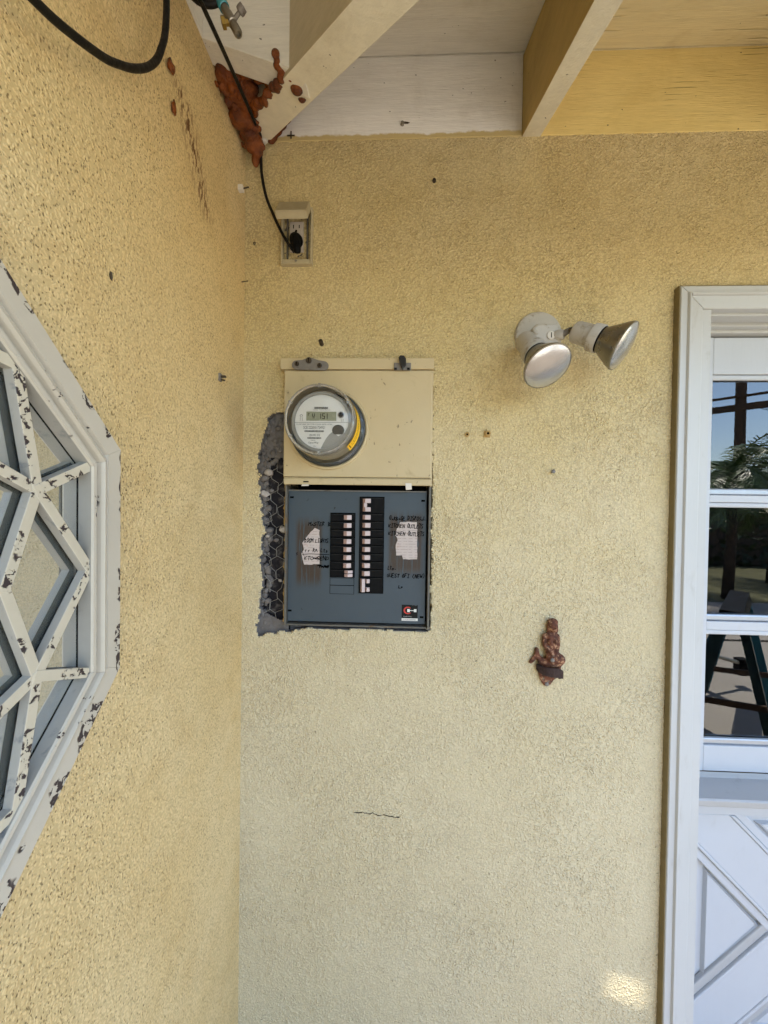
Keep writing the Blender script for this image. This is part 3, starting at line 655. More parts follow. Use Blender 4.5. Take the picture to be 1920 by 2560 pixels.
# ------------------------------------------------------------------ white door with casing
door = thing('dutch_door', (1.05, .985, 0), 'white panelled door with glass panes above a shelf and crossed boards', 'door')
CX0, CXi, CZ, CZi = .6180, .6705, 1.9985, 1.950
CR0, CRi = 1.4825, 1.43
cprof = [(0, .898), (0, .880), (.0015, .8785), (.0145, .8785), (.0155, .8765), (.0175, .8735), (.0205, .8735), (.0225, .876), (.0235, .880), (.0505, .882), (.0525, .884), (.0525, .905)]
def cas(name, A, B, da, db, mat):           # outer corner A->B, inward directions at both ends
    g = G(); vs = []
    for w_, y in cprof: vs += [(A[0]+da[0]*w_, y, A[1]+da[1]*w_), (B[0]+db[0]*w_, y, B[1]+db[1]*w_)]
    g.add(vs, [(2*i, 2*i+2, 2*i+3, 2*i+1) for i in range(len(cprof)-1)]); return obj(name, g, mat, door)
cas('casing', (CX0, 0), (CX0, CZ), (1, 0), (.985, -.925), 'casing_paint'); cas('casing', (CX0+.0012, CZ), (CR0, CZ), (.985, -.925), (-1, -.925), 'casing_paint'); cas('casing', (CR0, CZ), (CR0, 0), (-1, -.925), (-1, 0), 'casing_paint')
obj('casing_edge', G().box(CX0-.0022, CX0-.0004, .8805, .906, 0, CZ), 'casing_edge', door)
obj('casing_edge', G().box(CX0-.0022, CR0, .8805, .906, CZ+.0004, CZ+.0022), 'casing_edge', door)
obj('jamb', G().box(.6712, .690, .8865, 1.03, 0, 1.9495), 'casing_paint', door); obj('jamb', G().box(1.412, 1.4295, .8865, 1.03, 0, 1.9495), 'casing_paint', door)
for (y0, y1, z0) in ((.8865, .905, 1.9502), (.9052, .926, 1.9452), (.9262, .947, 1.9482), (.9472, .968, 1.9412), (.9682, 1.03, 1.9352)):
    obj('head_jamb', G().box(.6905, 1.4115, y0, y1, z0, 1.972), 'casing_paint', door, bev=.002)
DY = .985
def dbox(name, x0, x1, z0, z1, y0=DY, y1=1.025, m='door_paint', bev=.0015): return obj(name, G().box(x0, x1, y0, y1, z0, z1), m, door, bev=bev)
X0, X1 = .6915, 1.4105; PX0, PX1 = .7748, 1.327
dbox('stile', X0, PX0, .8455, 1.9315); dbox('stile', PX1, X1, .8455, 1.9315)
dbox('rail', PX0+.0004, PX1-.0004, 1.8405, 1.9312, y0=DY+.0005); dbox('rail', PX0+.0004, PX1-.0004, .8457, .9105, y0=DY+.0005)
for (z0, z1) in ((1.5225, 1.5405), (1.2025, 1.2240)): dbox('glazing_bar', PX0, PX1, z0, z1, y0=DY+.0008)
panes = [(1.5405, 1.8405), (1.2240, 1.5225), (.9105, 1.2025)]
for (z0, z1) in panes:
    g = G(); g.box(PX0-.004, PX1+.004, 1.0005, 1.0045, z0-.004, z1+.004); obj('pane', g, 'door_glass', door)
    dbox('glazing_bead', PX0+.0005, PX1-.0005, z1-.0125, z1-.0006, y0=DY+.004, y1=1.0004, m='door_paint', bev=.003)
    dbox('sill_bead', PX0+.0005, PX1-.0005, z0+.0006, z0+.0165, y0=DY+.0055, y1=1.0004, m='aluminium_bead', bev=.0035)
    dbox('glazing_bead', PX0+.0006, PX0+.003, z0+.017, z1-.013, y0=DY+.006, y1=1.0004, m='black_rubber', bev=0)
g = G(); g.box(.70, 1.41, 1.03, 2.4, .86, 1.93); r_ = obj('dark_room', g, 'room_dark', door)
# shelf and lower leaf
obj('shelf', G().prism([(.985, .8445), (.985, .792), (.952, .792), (.930, .797), (.922, .803), (.918, .810), (.9105, .8125), (.9085, .826), (.912, .8295), (.984, .8305)], 'x', .7035, 1.3985), 'shelf_paint', door, bev=.0008)
dbox('stile', X0, .762, .02, .7905); dbox('stile', 1.338, X1, .02, .7905); dbox('rail', .7624, 1.3376, .7350, .7905, y0=DY+.0006); dbox('rail', .7624, 1.3376, .02, .165, y0=DY+.0006)
obj('panel', G().box(.7624, 1.3376, 1.004, 1.02, .165, .735), 'door_paint', door)
cx, cz = 1.050, .4530; FR = [(.7627, .1655), (1.3373, .1655), (1.3373, .7347), (.7627, .7347)]
def clip_half(poly, nx, nz, d):            # keep nx*x+nz*z <= d
    out = []
    for i in range(len(poly)):
        a, b = poly[i], poly[(i+1) % len(poly)]; fa = nx*a[0]+nz*a[1]-d; fb = nx*b[0]+nz*b[1]-d
        if fa <= 0: out.append(a)
        if (fa < 0) != (fb < 0) and fa != fb: s_ = fa/(fa-fb); out.append((a[0]+(b[0]-a[0])*s_, a[1]+(b[1]-a[1])*s_))
    return out
def band(sx, lo, hi):                       # lo <= sx*x+z <= hi
    p = clip_half(FR, sx, 1, hi); return clip_half(p, -sx, -1, -lo)
dc = cx+cz; rc = cz-cx; wdt = .0745
for (sx, c0, dy) in ((1, dc, 0), (-1, rc, .0009)):
    g = G(); g.prism(band(sx, c0-wdt+.0, c0+wdt), 'y', DY+.001+dy, 1.004); obj('cross_board', g, 'door_paint', door, bev=.0015)
    for sg in (-1, 1):
        e0 = c0+sg*wdt; lo, hi = (e0, e0+.012) if sg > 0 else (e0-.012, e0)
        g = G(); g.prism(band(sx, lo+.0006, hi), 'y', DY-.0018+dy, 1.0035); obj('moulding', g, 'door_paint', door, bev=.0022)
        lo, hi = (e0+.012, e0+.042) if sg > 0 else (e0-.042, e0-.012)
        g = G(); g.prism(band(sx, lo+.0006, hi), 'y', DY+.0042+dy, 1.0033); obj('moulding', g, 'door_paint' if sx > 0 else 'shelf_paint', door, bev=.0028)
for k, tri in enumerate(([(.796, .588), (.794, .305), (.934, .447)], [(1.304, .588), (1.306, .305), (1.166, .447)], [(.915, .712), (1.185, .712), (1.05, .578)], [(.915, .188), (1.185, .188), (1.05, .322)])):
    c = Vector((sum(p[0] for p in tri)/3, sum(p[1] for p in tri)/3)); inn = [tuple(c+(Vector(p)-c)*.86) for p in tri]; mid = [tuple(c+(Vector(p)-c)*.93) for p in tri]
    g = G(); g.add([(p[0], 1.0038, p[1]) for p in tri]+[(p[0], .9945, p[1]) for p in mid]+[(p[0], .9985, p[1]) for p in [tuple(c+(Vector(q)-c)*.91) for q in tri]]+[(p[0], .9965, p[1]) for p in inn],
                   [(0+a, (a+1) % 3, 3+(a+1) % 3, 3+a) for a in range(3)]+[(3+a, 3+(a+1) % 3, 6+(a+1) % 3, 6+a) for a in range(3)]+[(6+a, 6+(a+1) % 3, 9+(a+1) % 3, 9+a) for a in range(3)]+[(9, 10, 11)])
    obj('raised_panel', g, 'door_paint', door)

# ------------------------------------------------------------------ meter cabinet
cab = thing('meter_cabinet', (-.098, .90, 1.215), 'tan metal meter cabinet with an open blue-grey breaker panel below', 'electrical panel')
def cb(name, x0, x1, y0, y1, z0, z1, m, bev=.0008, par=None): return obj(name, G().box(x0, x1, y0, y1, z0, z1), m, par or cab, bev=bev)
cb('side_panel', -.2695, -.2645, .886, .99, 1.548, 1.8385, 'tan_paint'); cb('side_panel', .0705, .0750, .886, .99, 1.548, 1.8385, 'tan_paint')
cb('side_panel', -.2685, -.2638, .889, .99, 1.216, 1.5475, 'frame_grey'); cb('side_panel', .0688, .0738, .888, .99, 1.214, 1.5475, 'frame_grey')
cb('bottom_panel', -.2635, .0685, .893, .99, 1.2155, 1.2195, 'frame_grey'); cb('back_panel', -.2635, .0685, .985, .989, 1.22, 1.84, 'black_plastic')
cb('top_flange', -.2785, .0745, .8735, .902, 1.8135, 1.8390, 'tan_paint', .002)
cb('cover_panel', -.2695, .0722, .8765, .886, 1.5665, 1.8120, 'tan_paint', .0025)
obj('bottom_lip', G().prism([(.886, 1.5655), (.8765, 1.5655), (.8735, 1.5615), (.8735, 1.5495), (.876, 1.5485), (.878, 1.5495), (.879, 1.560), (.886, 1.562)], 'x', -.2672, .0722), 'tan_paint', cab, bev=.0008)
obj('lock_tab', G().prism([(-.2235, 1.5485), (-.2085, 1.5485), (-.2085, 1.5455), (-.226, 1.5450)], 'y', .872, .8735), 'clip_white', cab)
cb('lock_slot', -.2215, -.2090, .8728, .8734, 1.5535, 1.5565, 'black_gap', 0)
obj('lock_tab', G().prism([(.0135, 1.5540), (.0275, 1.5540), (.0285, 1.5400), (.0150, 1.5385)], 'y', .8715, .8730), 'clip_white', cab)
# seal bracket and latch on the top flange
g = G(); bp = []
for cx_, cz_, r_ in ((-.2395, 1.8215, .0105),):
    for a in range(90, 271, 15): bp.append((cx_+r_*math.cos(rad(a)), cz_+r_*math.sin(rad(a))))
for a in range(-90, 91, 15): bp.append((-.176+.0105*math.cos(rad(a)), 1.8195+.0105*math.sin(rad(a))))
bp += [(-.190, 1.8325), (-.203, 1.8375), (-.214, 1.8375), (-.226, 1.8330)]
br = obj('seal_bracket', G().prism(bp, 'y', .8690, .8733), 'grey_metal', cab, bev=.001)
for (x, z, r_) in ((-.238, 1.8235, .0052), (-.1855, 1.8195, .0052), (-.2105, 1.8310, .0068)):
    obj('bolt', G().lathe([(r_, 0), (r_, .003), (r_*.8, .0045), (.0, .0045)], (x, .8690, z), (0, -1, 0), 12), 'nail_dark', br)
    obj('bolt_slot', G().box(x-.0008, x+.0008, .8641, .8644, z-r_*.7, z+r_*.7), 'black_gap', br)
la = obj('latch', G().box(-.0165, .0225, .8695, .8733, 1.8095, 1.8265), 'grey_metal', cab, bev=.0015)
for x in (-.0125, .0165): obj('latch_screw', G().box(x-.003, x+.003, .8675, .8695, 1.810, 1.8145), 'black_plastic', la)
obj('seal_lock', G().prism([(-.006, 1.836), (-.002, 1.8405), (.006, 1.8400), (.0105, 1.834), (.0115, 1.819), (.006, 1.812), (.003, 1.806), (.001, 1.813), (-.004, 1.824)], 'y', .861, .869), 'sensor_dark', la, bev=.002)
# breaker panel
df = obj('dead_front', G().box(-.2630, .0645, .9015, .9035, 1.2235, 1.5345), 'blue_grey', cab, bev=.0006)
cb('dead_front_lip', -.2632, .0647, .8985, .9013, 1.5348, 1.5372, 'grey_metal', 0)
for (x, z) in ((-.2555, 1.5195), (-.2580, 1.2485), (.0565, 1.5150), (.0570, 1.2405)): cb('mounting_slot', x-.0045, x+.0045, .9009, .9013, z-.0022, z+.0022, 'black_gap', 0, df)
def bank(x0, x1, ztop, kinds, hx0, hx1, flip):
    z = ztop; n = sum(k[1] for k in kinds)
    cb('breaker_frame', x0-.0012, x1+.0012, .9006, .9012, ztop-n*.0189-.0012, ztop+.0012, 'black_gap', 0, df)
    for kind, u in kinds:
        z1 = z-u*.0189
        b_ = obj('breaker', G().box(x0, x1, .8968, .9004, z1+.0005, z-.0005), 'black_plastic', cab, bev=.0008)
        obj('breaker_ridge', G().box(x0+.002, x1-.002, .8958, .8967, z-.0032, z-.0016), 'black_rubber', b_)
        def handle(za, zb, w0, w1):
            g = G(); xm = w0+(w1-w0)*(.45 if not flip else .35)
            A = [(w0, .8966, za), (w0, .8966, zb), (w0+.001, .8925, zb), (w0+.001, .8925, za)]
            pr = [(w0, .8966), (w0+.0008, .8925), (xm, .8905), (w1-.001, .8945), (w1, .8966)] if not flip else [(w0, .8966), (w0+.001, .8945), (xm, .8905), (w1-.0008, .8925), (w1, .8966)]
            g.prism(pr, 'z', za, zb)
            g.mi = [0]*len(g.f)
            for i, f in enumerate(g.f):
                cxm = sum(g.v[q][0] for q in f)/len(f)
                if len(f) == 4 and ((cxm < xm and not flip) or (cxm < xm and flip)): g.mi[i] = 1
            obj('handle', g, ['breaker_handle', 'breaker_handle_side'], b_, bev=.0004)
        zc = (z+z1)/2
        if kind == 's': handle(zc-.0054, zc+.0054, hx0, hx1)
        elif kind == 't': handle(zc+.0008, zc+.0075, hx0+.003, hx1+.004); handle(zc-.0078, zc-.0008, hx0+.003, hx1+.004)
        elif kind == 'd':
            handle(zc+.0052, zc+.0152, hx0, hx1); handle(zc-.0148, zc-.0048, hx0, hx1); handle(zc-.0046, zc+.0050, hx0, hx0+.0105)
        elif kind == 'e':
            handle(zc-.0155, zc+.0155, hx0-.003, hx0+.0085); handle(zc+.0058, zc+.0150, hx0+.0088, hx1); handle(zc-.0140, zc-.0045, hx0+.0088, hx1)
        z = z1
bank(-.1612, -.1040, 1.4828, [('s', 1)]*7+[('t', 1)], -.1300, -.1113, False)
bank(-.0920, -.0357, 1.5218, [('d', 2)]+[('s', 1)]*8+[('e', 2)], -.0857, -.0664, True)
cb('filler_plate', -.1610, -.1050, .9004, .9012, 1.3125, 1.3285, 'blue_grey', 0, df); cb('filler_plate', -.1610, -.1050, .9004, .9012, 1.2918, 1.3108, 'blue_grey', 0, df)
cb('filler_gap', -.1622, -.1040, .9010, .9014, 1.2908, 1.3292, 'black_gap', 0, df)
def paperpoly(pts, seed):
    rr = random.Random(seed); out = []
    for i in range(len(pts)):
        a, b = pts[i], pts[(i+1) % len(pts)]; n = max(1, int(math.hypot(b[0]-a[0], b[1]-a[1])/.006))
        for k in range(n): s_ = k/n; out.append((a[0]+(b[0]-a[0])*s_+rr.uniform(-.0009, .0009), a[1]+(b[1]-a[1])*s_+rr.uniform(-.0009, .0009)))
    return out
tag(obj('paper_label', G().prism(paperpoly([(-.1996, 1.447), (-.1881, 1.4424), (-.1878, 1.3604), (-.2244, 1.3596), (-.2315, 1.3844), (-.2255, 1.396), (-.2299, 1.4111), (-.2176, 1.4276)], 3), 'y', .9009, .9013), 'old_paper', cab), 'torn paper circuit list left of the breakers')
tag(obj('paper_label', G().prism(paperpoly([(.0035, 1.4645), (.043, 1.4655), (.044, 1.3773), (.0115, 1.3767), (.0085, 1.3861), (-.0050, 1.3858), (-.0070, 1.4123), (-.0014, 1.4218), (-.0075, 1.4332), (-.0035, 1.4490)], 4), 'y', .9009, .9013), 'old_paper', cab), 'torn paper circuit list right of the breakers')
FONT = {'A': ['00,31,60', '13,43'], 'B': ['00,0a,47,05,52,00'], 'C': ['58,3a,07,03,30,52'], 'D': ['00,0a,48,53,00'], 'E': ['5a,0a,00,50', '05,45'], 'F': ['5a,0a,00', '05,45'], 'G': ['58,3a,07,03,30,52,55,35'],
        'H': ['00,0a', '50,5a', '05,55'], 'I': ['30,3a', '1a,5a', '10,50'], 'K': ['00,0a', '5a,04,50'], 'L': ['0a,00,50'], 'M': ['00,0a,35,6a,60'], 'N': ['00,0a,50,5a'], 'O': ['20,04,2a,4a,66,40,20'], 'P': ['00,0a,48,04'],
        'R': ['00,0a,48,05,50'], 'S': ['5a,2a,07,44,52,20,01'], 'T': ['30,3a', '0a,6a'], 'U': ['0a,02,30,52,5a'], 'V': ['0a,30,6a'], 'W': ['0a,10,36,50,6a'], 't': ['2a,21,40', '07,47'], 's': ['46,26,04,42,20,00'], 'r': ['00,06', '04,36'],
        'y': ['06,22', '46,00'], 'm': ['00,06,24,36,50'], '(': ['4b,17,13,4z'], ')': ['1b,47,43,1z'], ',': ['21,10'], 'Z': ['0a,5a,00,50'], 'i': ['20,26', '29,2a'], 'o': ['20,04,26,44,20'], 'n': ['00,06,36,40'], 'e': ['03,43,26,03,20,40']}
def num(ch): return -1 if ch == 'z' else int(ch, 16)
def hand(lines, Y=.9004, wd=.0014):
    g = G(); rr = random.Random(len(lines)*7+len(lines[0][0]))
    for (s, x, z, h, wl) in lines:
        adv = wl/len(s)
        for i, c in enumerate(s):
            zo = rr.uniform(-.0009, .0009); hk = rr.uniform(.82, 1.12)
            for st in FONT.get(c, []):
                pts = [(x+i*adv+num(p[0])/6*adv*.80+num(p[1])/10*h*.12+rr.uniform(-.0005, .0005), z+zo+num(p[1])/10*h*hk+rr.uniform(-.0006, .0006)) for p in st.split(',')]
                g.stroke(pts, wd, Y)
    return g
hl = [[('MASTER B', -.2150, 1.4525, .0088, .0540)], [('ROOM LIGHTS', -.2235, 1.4128, .0090, .0570)], [('ry Rm Lts', -.2215, 1.3900, .0086, .0550)], [('KTC GEND', -.2240, 1.3705, .0092, .0600)],
      [('GARBAGE DISPOSAL', -.0225, 1.4690, .0092, .0860)], [('KITCHEN OUTLETS', -.0240, 1.4505, .0090, .0820)], [('KITCHEN OUTLETS', -.0240, 1.4325, .0090, .0850)], [('Lts,', -.0245, 1.3515, .0085, .0210)], [('GUEST GFI (NEW)', -.0265, 1.3330, .0090, .0900)], [('Lo', .0020, 1.3085, .0060, .0110)]]
for l_ in hl: obj('handwriting', hand(l_), 'ink_black', cab)
g = G(); g.stroke([(-.2290, 1.3835), (-.210, 1.3850), (-.190, 1.3845), (-.164, 1.3842)], .0013, .9003); g.stroke([(-.2290, 1.3900), (-.2245, 1.3800)], .001, .9003); g.stroke([(-.2400, 1.3880), (-.2440, 1.3860), (-.2400, 1.3840), (-.2440, 1.3815)], .001, .9005); obj('handwriting', g, 'ink_black', cab)
g = G(); rr = random.Random(5); g.stroke([(-.192+i*.0009, 1.3560+rr.uniform(-.0035, .0035)) for i in range(31)], .0018, .9003); obj('handwriting', g, 'ink_black', cab)
g = G(); g.stroke([(-.203+i*.0012, 1.3745+rr.uniform(-.0022, .0022)) for i in range(16)], .0018, .9003); obj('handwriting', g, 'ink_black', cab)
# maker's sticker: black square, red C, white H bar, white strip
st = obj('sticker', G().prism([(.0098, 1.2690), (.0330, 1.2690), (.0345, 1.2675), (.0385, 1.2685), (.0440, 1.2665), (.0450, 1.2690), (.0475, 1.2680), (.0470, 1.2375), (.0098, 1.2375)], 'y', .9006, .9011), 'sticker_black', cab)
g = G(); cc = (.0240, 1.2558)
for k in range(22):
    a0 = rad(42+k*276/22); a1 = rad(42+(k+1)*276/22)
    def rr_(a, r): return (cc[0]+r*math.cos(a)*1.12, .9004, cc[1]+r*math.sin(a))
    wk = .0021+.0010*math.sin((k+.5)/22*math.pi); wk1 = wk
    g.add([rr_(a0, .0088-wk), rr_(a0, .0088), rr_(a1, .0088), rr_(a1, .0088-wk)], [(0, 3, 2, 1)])
obj('logo_ring', g, 'print_red', st)
g = G(); g.box(.0228, .0288, .9001, .9003, 1.2520, 1.2592); g.box(.0288, .0385, .9001, .9003, 1.2550, 1.2564); g.box(.0385, .0445, .9001, .9003, 1.2522, 1.2592); obj('logo_bar', g, 'print_white', st)
obj('lettering', text_geo('C O N T R O L', .0142, 1.2403, .0022, .9003, .95), 'print_white', st)
sp_ = cb('sticker_strip', .0098, .0478, .9006, .9011, 1.2310, 1.2370, 'print_white', 0); obj('lettering', text_geo('CUTLER-HAMMER', .0122, 1.2325, .0027, .9003, 1.0), 'ink_grey', sp_)

# ------------------------------------------------------------------ electric meter
mc = (-.1655, 1.6765)
met = thing('electric_meter', (mc[0], .876, mc[1]), 'round clear-domed electric meter with display and yellow side sticker', 'electric meter')
AX = (0, -1, 0); MO = (mc[0], .8765, mc[1])
obj('base_ring', G().lathe([(.094, .0), (.0925, .0045), (.089, .0060), (.0865, .0045), (.086, -.001)], MO, AX, 64), 'tan_paint', met, smooth=True)
obj('seal_ring', G().lathe([(.086, .001), (.086, .0125), (.0835, .0145), (.079, .0145), (.078, .001)], MO, AX, 64), 'meter_ring', met, smooth=True)
obj('inner_body', G().lathe([(.069, .002), (.069, .050), (.066, .054), (.0645, .076), (.0625, .079), (.0570, .0790), (.0570, .0745), (.0, .0745)], MO, AX, 64), 'meter_body', met, smooth=True)
cov = obj('glass_cover', G().lathe([(.083, .0148), (.083, .0175), (.0785, .0195), (.0765, .030), (.0745, .085), (.0735, .0955), (.0720, .1010), (.0705, .1040), (.0690, .1040), (.0672, .1010), (.0650, .1010), (.040, .1022), (.0, .1027)], MO, AX, 72), 'meter_glass', met, smooth=True)
obj('cover_rim', G().lathe([(.0738, .0960), (.0728, .1010), (.0710, .1046), (.0688, .1046), (.0668, .1012), (.0690, .1000), (.0712, .0975)], MO, AX, 72), 'meter_rim', met, smooth=True)
for k in range(6):
    a = rad(30+60*k); g = G(); r0, r1 = .0640, .0722
    u_ = Vector((math.cos(a), 0, math.sin(a))); v_ = Vector((-math.sin(a), 0, math.cos(a)))*.0017; c0 = Vector((mc[0], .8765, mc[1]))
    y0 = Vector((0, -.1000, 0)); y1 = Vector((0, -.1050, 0))
    g.hexa([tuple(c0+y0+u_*r0-v_), tuple(c0+y0+u_*r1-v_), tuple(c0+y0+u_*r1+v_), tuple(c0+y0+u_*r0+v_)], [tuple(c0+y1+u_*r0-v_), tuple(c0+y1+u_*r1-v_), tuple(c0+y1+u_*r1+v_), tuple(c0+y1+u_*r0+v_)]); obj('rim_rib', g, 'meter_rim', met)
FY = .8765-.0748
face = obj('face_plate', G().lathe([(.0568, 0), (.0568, .0012), (.0, .0012)], (mc[0], .8765-.0746, mc[1]), AX, 64), 'meter_face', met)
F1 = FY-.0014
def mf(px, py): return (mc[0]+.0008+(px-770)*.0001205, mc[1]-.0005-(py-605)*.0001205)      # face drawing units
x0, z0 = mf(495, 580); x1, z1 = mf(1022, 425); l_ = obj('display', G().box(x0, x1, F1-.0008, F1+.0004, z0, z1), 'lcd', met)
g = G(); sx = x0+.0305; zz_ = z0+.0045; hh_ = .0098
def seg(a, b): g.stroke([a, b], .0015, F1-.0010)
seg((sx, zz_), (sx, zz_+hh_)); s2 = sx+.0038
for a, b in (((0, 0), (.0045, 0)), ((.0045, 0), (.0045, .5)), ((0, .5), (.0045, .5)), ((0, .5), (0, 1)), ((0, 1), (.0045, 1))): seg((s2+a[0], zz_+a[1]*hh_), (s2+b[0], zz_+b[1]*hh_))
seg((s2+.0100, zz_), (s2+.0100, zz_+hh_)); sx = x0+.0130; seg((sx, zz_+.0045), (sx, zz_+hh_)); seg((sx+.0042, zz_+.0045), (sx+.0042, zz_+hh_)); seg((sx, zz_+.0045), (sx+.0042, zz_+.0045)); seg((sx+.001, zz_+.0012), (sx+.004, zz_+.0012)); seg((x0+.004, zz_+.006), (x0+.004, zz_+hh_)); seg((x0+.004, zz_+hh_), (x0+.0065, zz_+hh_))
obj('display_digits', g, 'lcd_segment', l_)
def barcode(px0, px1, py0, py1, seed):
    g = G(); rr = random.Random(seed); x, zt = mf(px0, py0); xe, zb = mf(px1, py1)
    while x < xe: wd = rr.uniform(.0003, .0009); g.box(x, x+wd, F1-.0002, F1, zb, zt); x += wd+rr.uniform(.0003, .0006)
    obj('barcode', g, 'ink_grey', face)
barcode(632, 870, 340, 378, 1); barcode(465, 803, 748, 778, 2); barcode(515, 760, 868, 898, 3)
def ft(s, px, py, hpx, wpx, m='ink_grey'):
    x, z = mf(px, py); g0 = text_geo(s, 0, 0, hpx*.0001205, F1-.0002, 1.); wd = max(v[0] for v in g0.v); k = wpx*.0001205/wd
    g = G(); g.add([(x+v[0]*k, v[1], z+v[2]) for v in g0.v], g0.f); obj('lettering', g, m, face)
ft('SCE 222010-724921', 442, 722, 48, 380, 'ink_black'); ft('CL200 240V 3W TYPE C2SOD 30TA 1.0 Kh', 318, 655, 22, 630); ft('350 091 312', 548, 850, 36, 190); ft('OpenWay', 533, 978, 32, 180); ft('FM2S  CENTRON', 612, 400, 12, 300); ft('ITRON', 580, 932, 16, 75); ft('USA', 625, 1030, 14, 50)
g = G(); a = mf(290, 613); b = mf(1235, 608); g.stroke([a, b], .0006, F1-.0002); obj('dividing_line', g, 'ink_grey', face)
g = G(); g.stroke([mf(385, 585), mf(390, 500), mf(380, 485), mf(405, 474), mf(428, 485), mf(418, 505), mf(424, 585)], .0007, F1-.0002); g.stroke([mf(1108, 550), mf(1108, 600)], .0007, F1-.0002); g.stroke([mf(1140, 550), mf(1140, 600)], .0007, F1-.0002); obj('print_mark', g, 'ink_grey', face)
bx, bz = mf(1105, 480); obj('button', G().lathe([(.0068, 0), (.0068, .002), (.0055, .003), (.0052, .001), (0, .001)], (bx, F1, bz), AX, 28), 'meter_face_dark', met, smooth=True); obj('button_hole', G().lathe([(.0052, 0), (.0052, .0014), (0, .0014)], (bx, F1-.0002, bz), AX, 24), 'black_plastic', met)
bx, bz = mf(1058, 745); g = G(); pts = [(bx+.0128*math.cos(rad(a)), bz+.0112*max(math.sin(rad(a)), -.80)) for a in range(0, 360, 12)]; g.prism(pts, 'y', F1-.0025, F1); obj('optical_port', g, 'sensor_dark', met, bev=.001)
g = G(); pts = [mf(755, 1058)]+[mf(*p) for p in ((790, 990), (840, 900), (900, 820), (960, 770), (1060, 850), (1175, 780), (1215, 700))]
th = [(mc[0]+.0563*math.cos(rad(a)), mc[1]+.0563*math.sin(rad(a))) for a in range(-12, -93, -6)]
g.prism(pts+th, 'y', F1-.0003, F1+.0002); obj('grey_field', g, 'meter_face_dark', face)
g = G(); n_ = 40
for k in range(n_):
    a0 = rad(44-88*k/n_); a1 = rad(44-88*(k+1)/n_)
    def cy(a, h): r_ = .0768-(h-.030)*.036+.0006; return (mc[0]+r_*math.cos(a), .8765-h, mc[1]+r_*math.sin(a))
    g.add([cy(a0, .034), cy(a0, .080), cy(a1, .080), cy(a1, .034)], [(0, 1, 2, 3)])
ys = obj('warning_sticker', g, 'yellow_sticker', met)
g = G()
for (h, a_0, a_1) in ((.052, 30, -34), (.059, 32, -30), (.066, 28, -34)):
    a = a_0
    while a > a_1:
        L = RN.uniform(1.5, 5); r_ = lambda h: .0768-(h-.030)*.036+.0008
        p = [(mc[0]+r_(hh)*math.cos(rad(q)), .8765-hh, mc[1]+r_(hh)*math.sin(rad(q))) for hh, q in ((h-.001, a), (h+.001, a), (h+.001, a-L), (h-.001, a-L))]; g.add(p, [(0, 1, 2, 3)]); a -= L+1.4
g.add([(mc[0]+(.0768-(hh-.03)*.036+.0008)*math.cos(rad(q)), .8765-hh, mc[1]+(.0768-(hh-.03)*.036+.0008)*math.sin(rad(q))) for hh, q in ((.046, -39), (.072, -39), (.072, -40.5), (.046, -40.5))], [(0, 1, 2, 3)])
obj('lettering', g, 'ink_grey', ys)
# ------------------------------------------------------------------ weatherproof outlet
out = thing('outdoor_outlet', (-.2475, .90, 2.061), 'weatherproof tan outlet box with its lid propped open by a plug', 'outlet')
x0, x1, z0, z1 = -.2835, -.2100, 2.0610, 2.1905
for nm, b in (('frame_side', (x0, x0+.0045, z0, z1)), ('frame_side', (x1-.0045, x1, z0, z1)), ('frame_bottom', (x0+.0046, x1-.0046, z0, z0+.0105)), ('frame_top', (x0+.0046, x1-.0046, z1-.006, z1))):
    obj(nm, G().box(b[0], b[1], .8850, .9035, b[2], b[3]), 'outlet_tan', out, bev=.0012)
obj('back_plate', G().box(x0+.0046, x1-.0046, .8985, .9035, z0+.0106, z1-.0061), 'outlet_grey', out)
for x in (x0+.0115, x1-.0150): obj('inner_rib', G().box(x, x+.0035, .8915, .8984, z0+.018, z1-.012), 'outlet_grey', out, bev=.0006)
rc_ = obj('receptacle', G().box(-.2655, -.2325, .8930, .8984, 2.0935, 2.1635), 'receptacle', out, bev=.0015)
for (x, z, h) in ((-.2560, 2.1515, .0085), (-.2425, 2.1515, .0075)): obj('slot', G().box(x-.0010, x+.0010, .8925, .8929, z-h/2, z+h/2), 'black_gap', rc_)
obj('ground_hole', G().lathe([(.0026, 0), (.0026, .0004), (0, .0004)], (-.2495, .8929, 2.1415), (0, -1, 0), 14), 'black_gap', rc_)
obj('screw', G().lathe([(.0028, 0), (.0028, .001), (.0018, .0018), (0, .0018)], (-.2475, .8848, 2.0668), (0, -1, 0), 14), 'steel', out, smooth=True)
# lid: shallow tray hinged at the top, leaning outwards
hin = Vector((0, .8835, 2.1870)); dr = Vector((0, -.58, -.81)).normalized(); nr = Vector((0, -.81, .58)).normalized()
def lid(u, v, w_): p = hin+dr*v+nr*w_; return (u, p.y, p.z)
def lbox(u0, u1, v0, v1, w0, w1): return G().hexa([lid(u0, v0, w0), lid(u1, v0, w0), lid(u1, v0, w1), lid(u0, v0, w1)], [lid(u0, v1, w0), lid(u1, v1, w0), lid(u1, v1, w1), lid(u0, v1, w1)])
ld = obj('lid', lbox(x0-.0005, x1-.004, 0, .052, .010, .0125), 'outlet_tan', out, bev=.001)
for b in ((x0-.0005, x0+.0025, 0, .052, -.004, .0099), (x1-.007, x1-.004, 0, .052, -.004, .0099), (x0+.0026, x1-.0071, .049, .052, -.004, .0099)): obj('lid_rim', lbox(*b), 'outlet_tan', ld)
obj('lid_gasket', lbox(x0+.005, x1-.012, .030, .047, .0070, .0098), 'receptacle', ld)

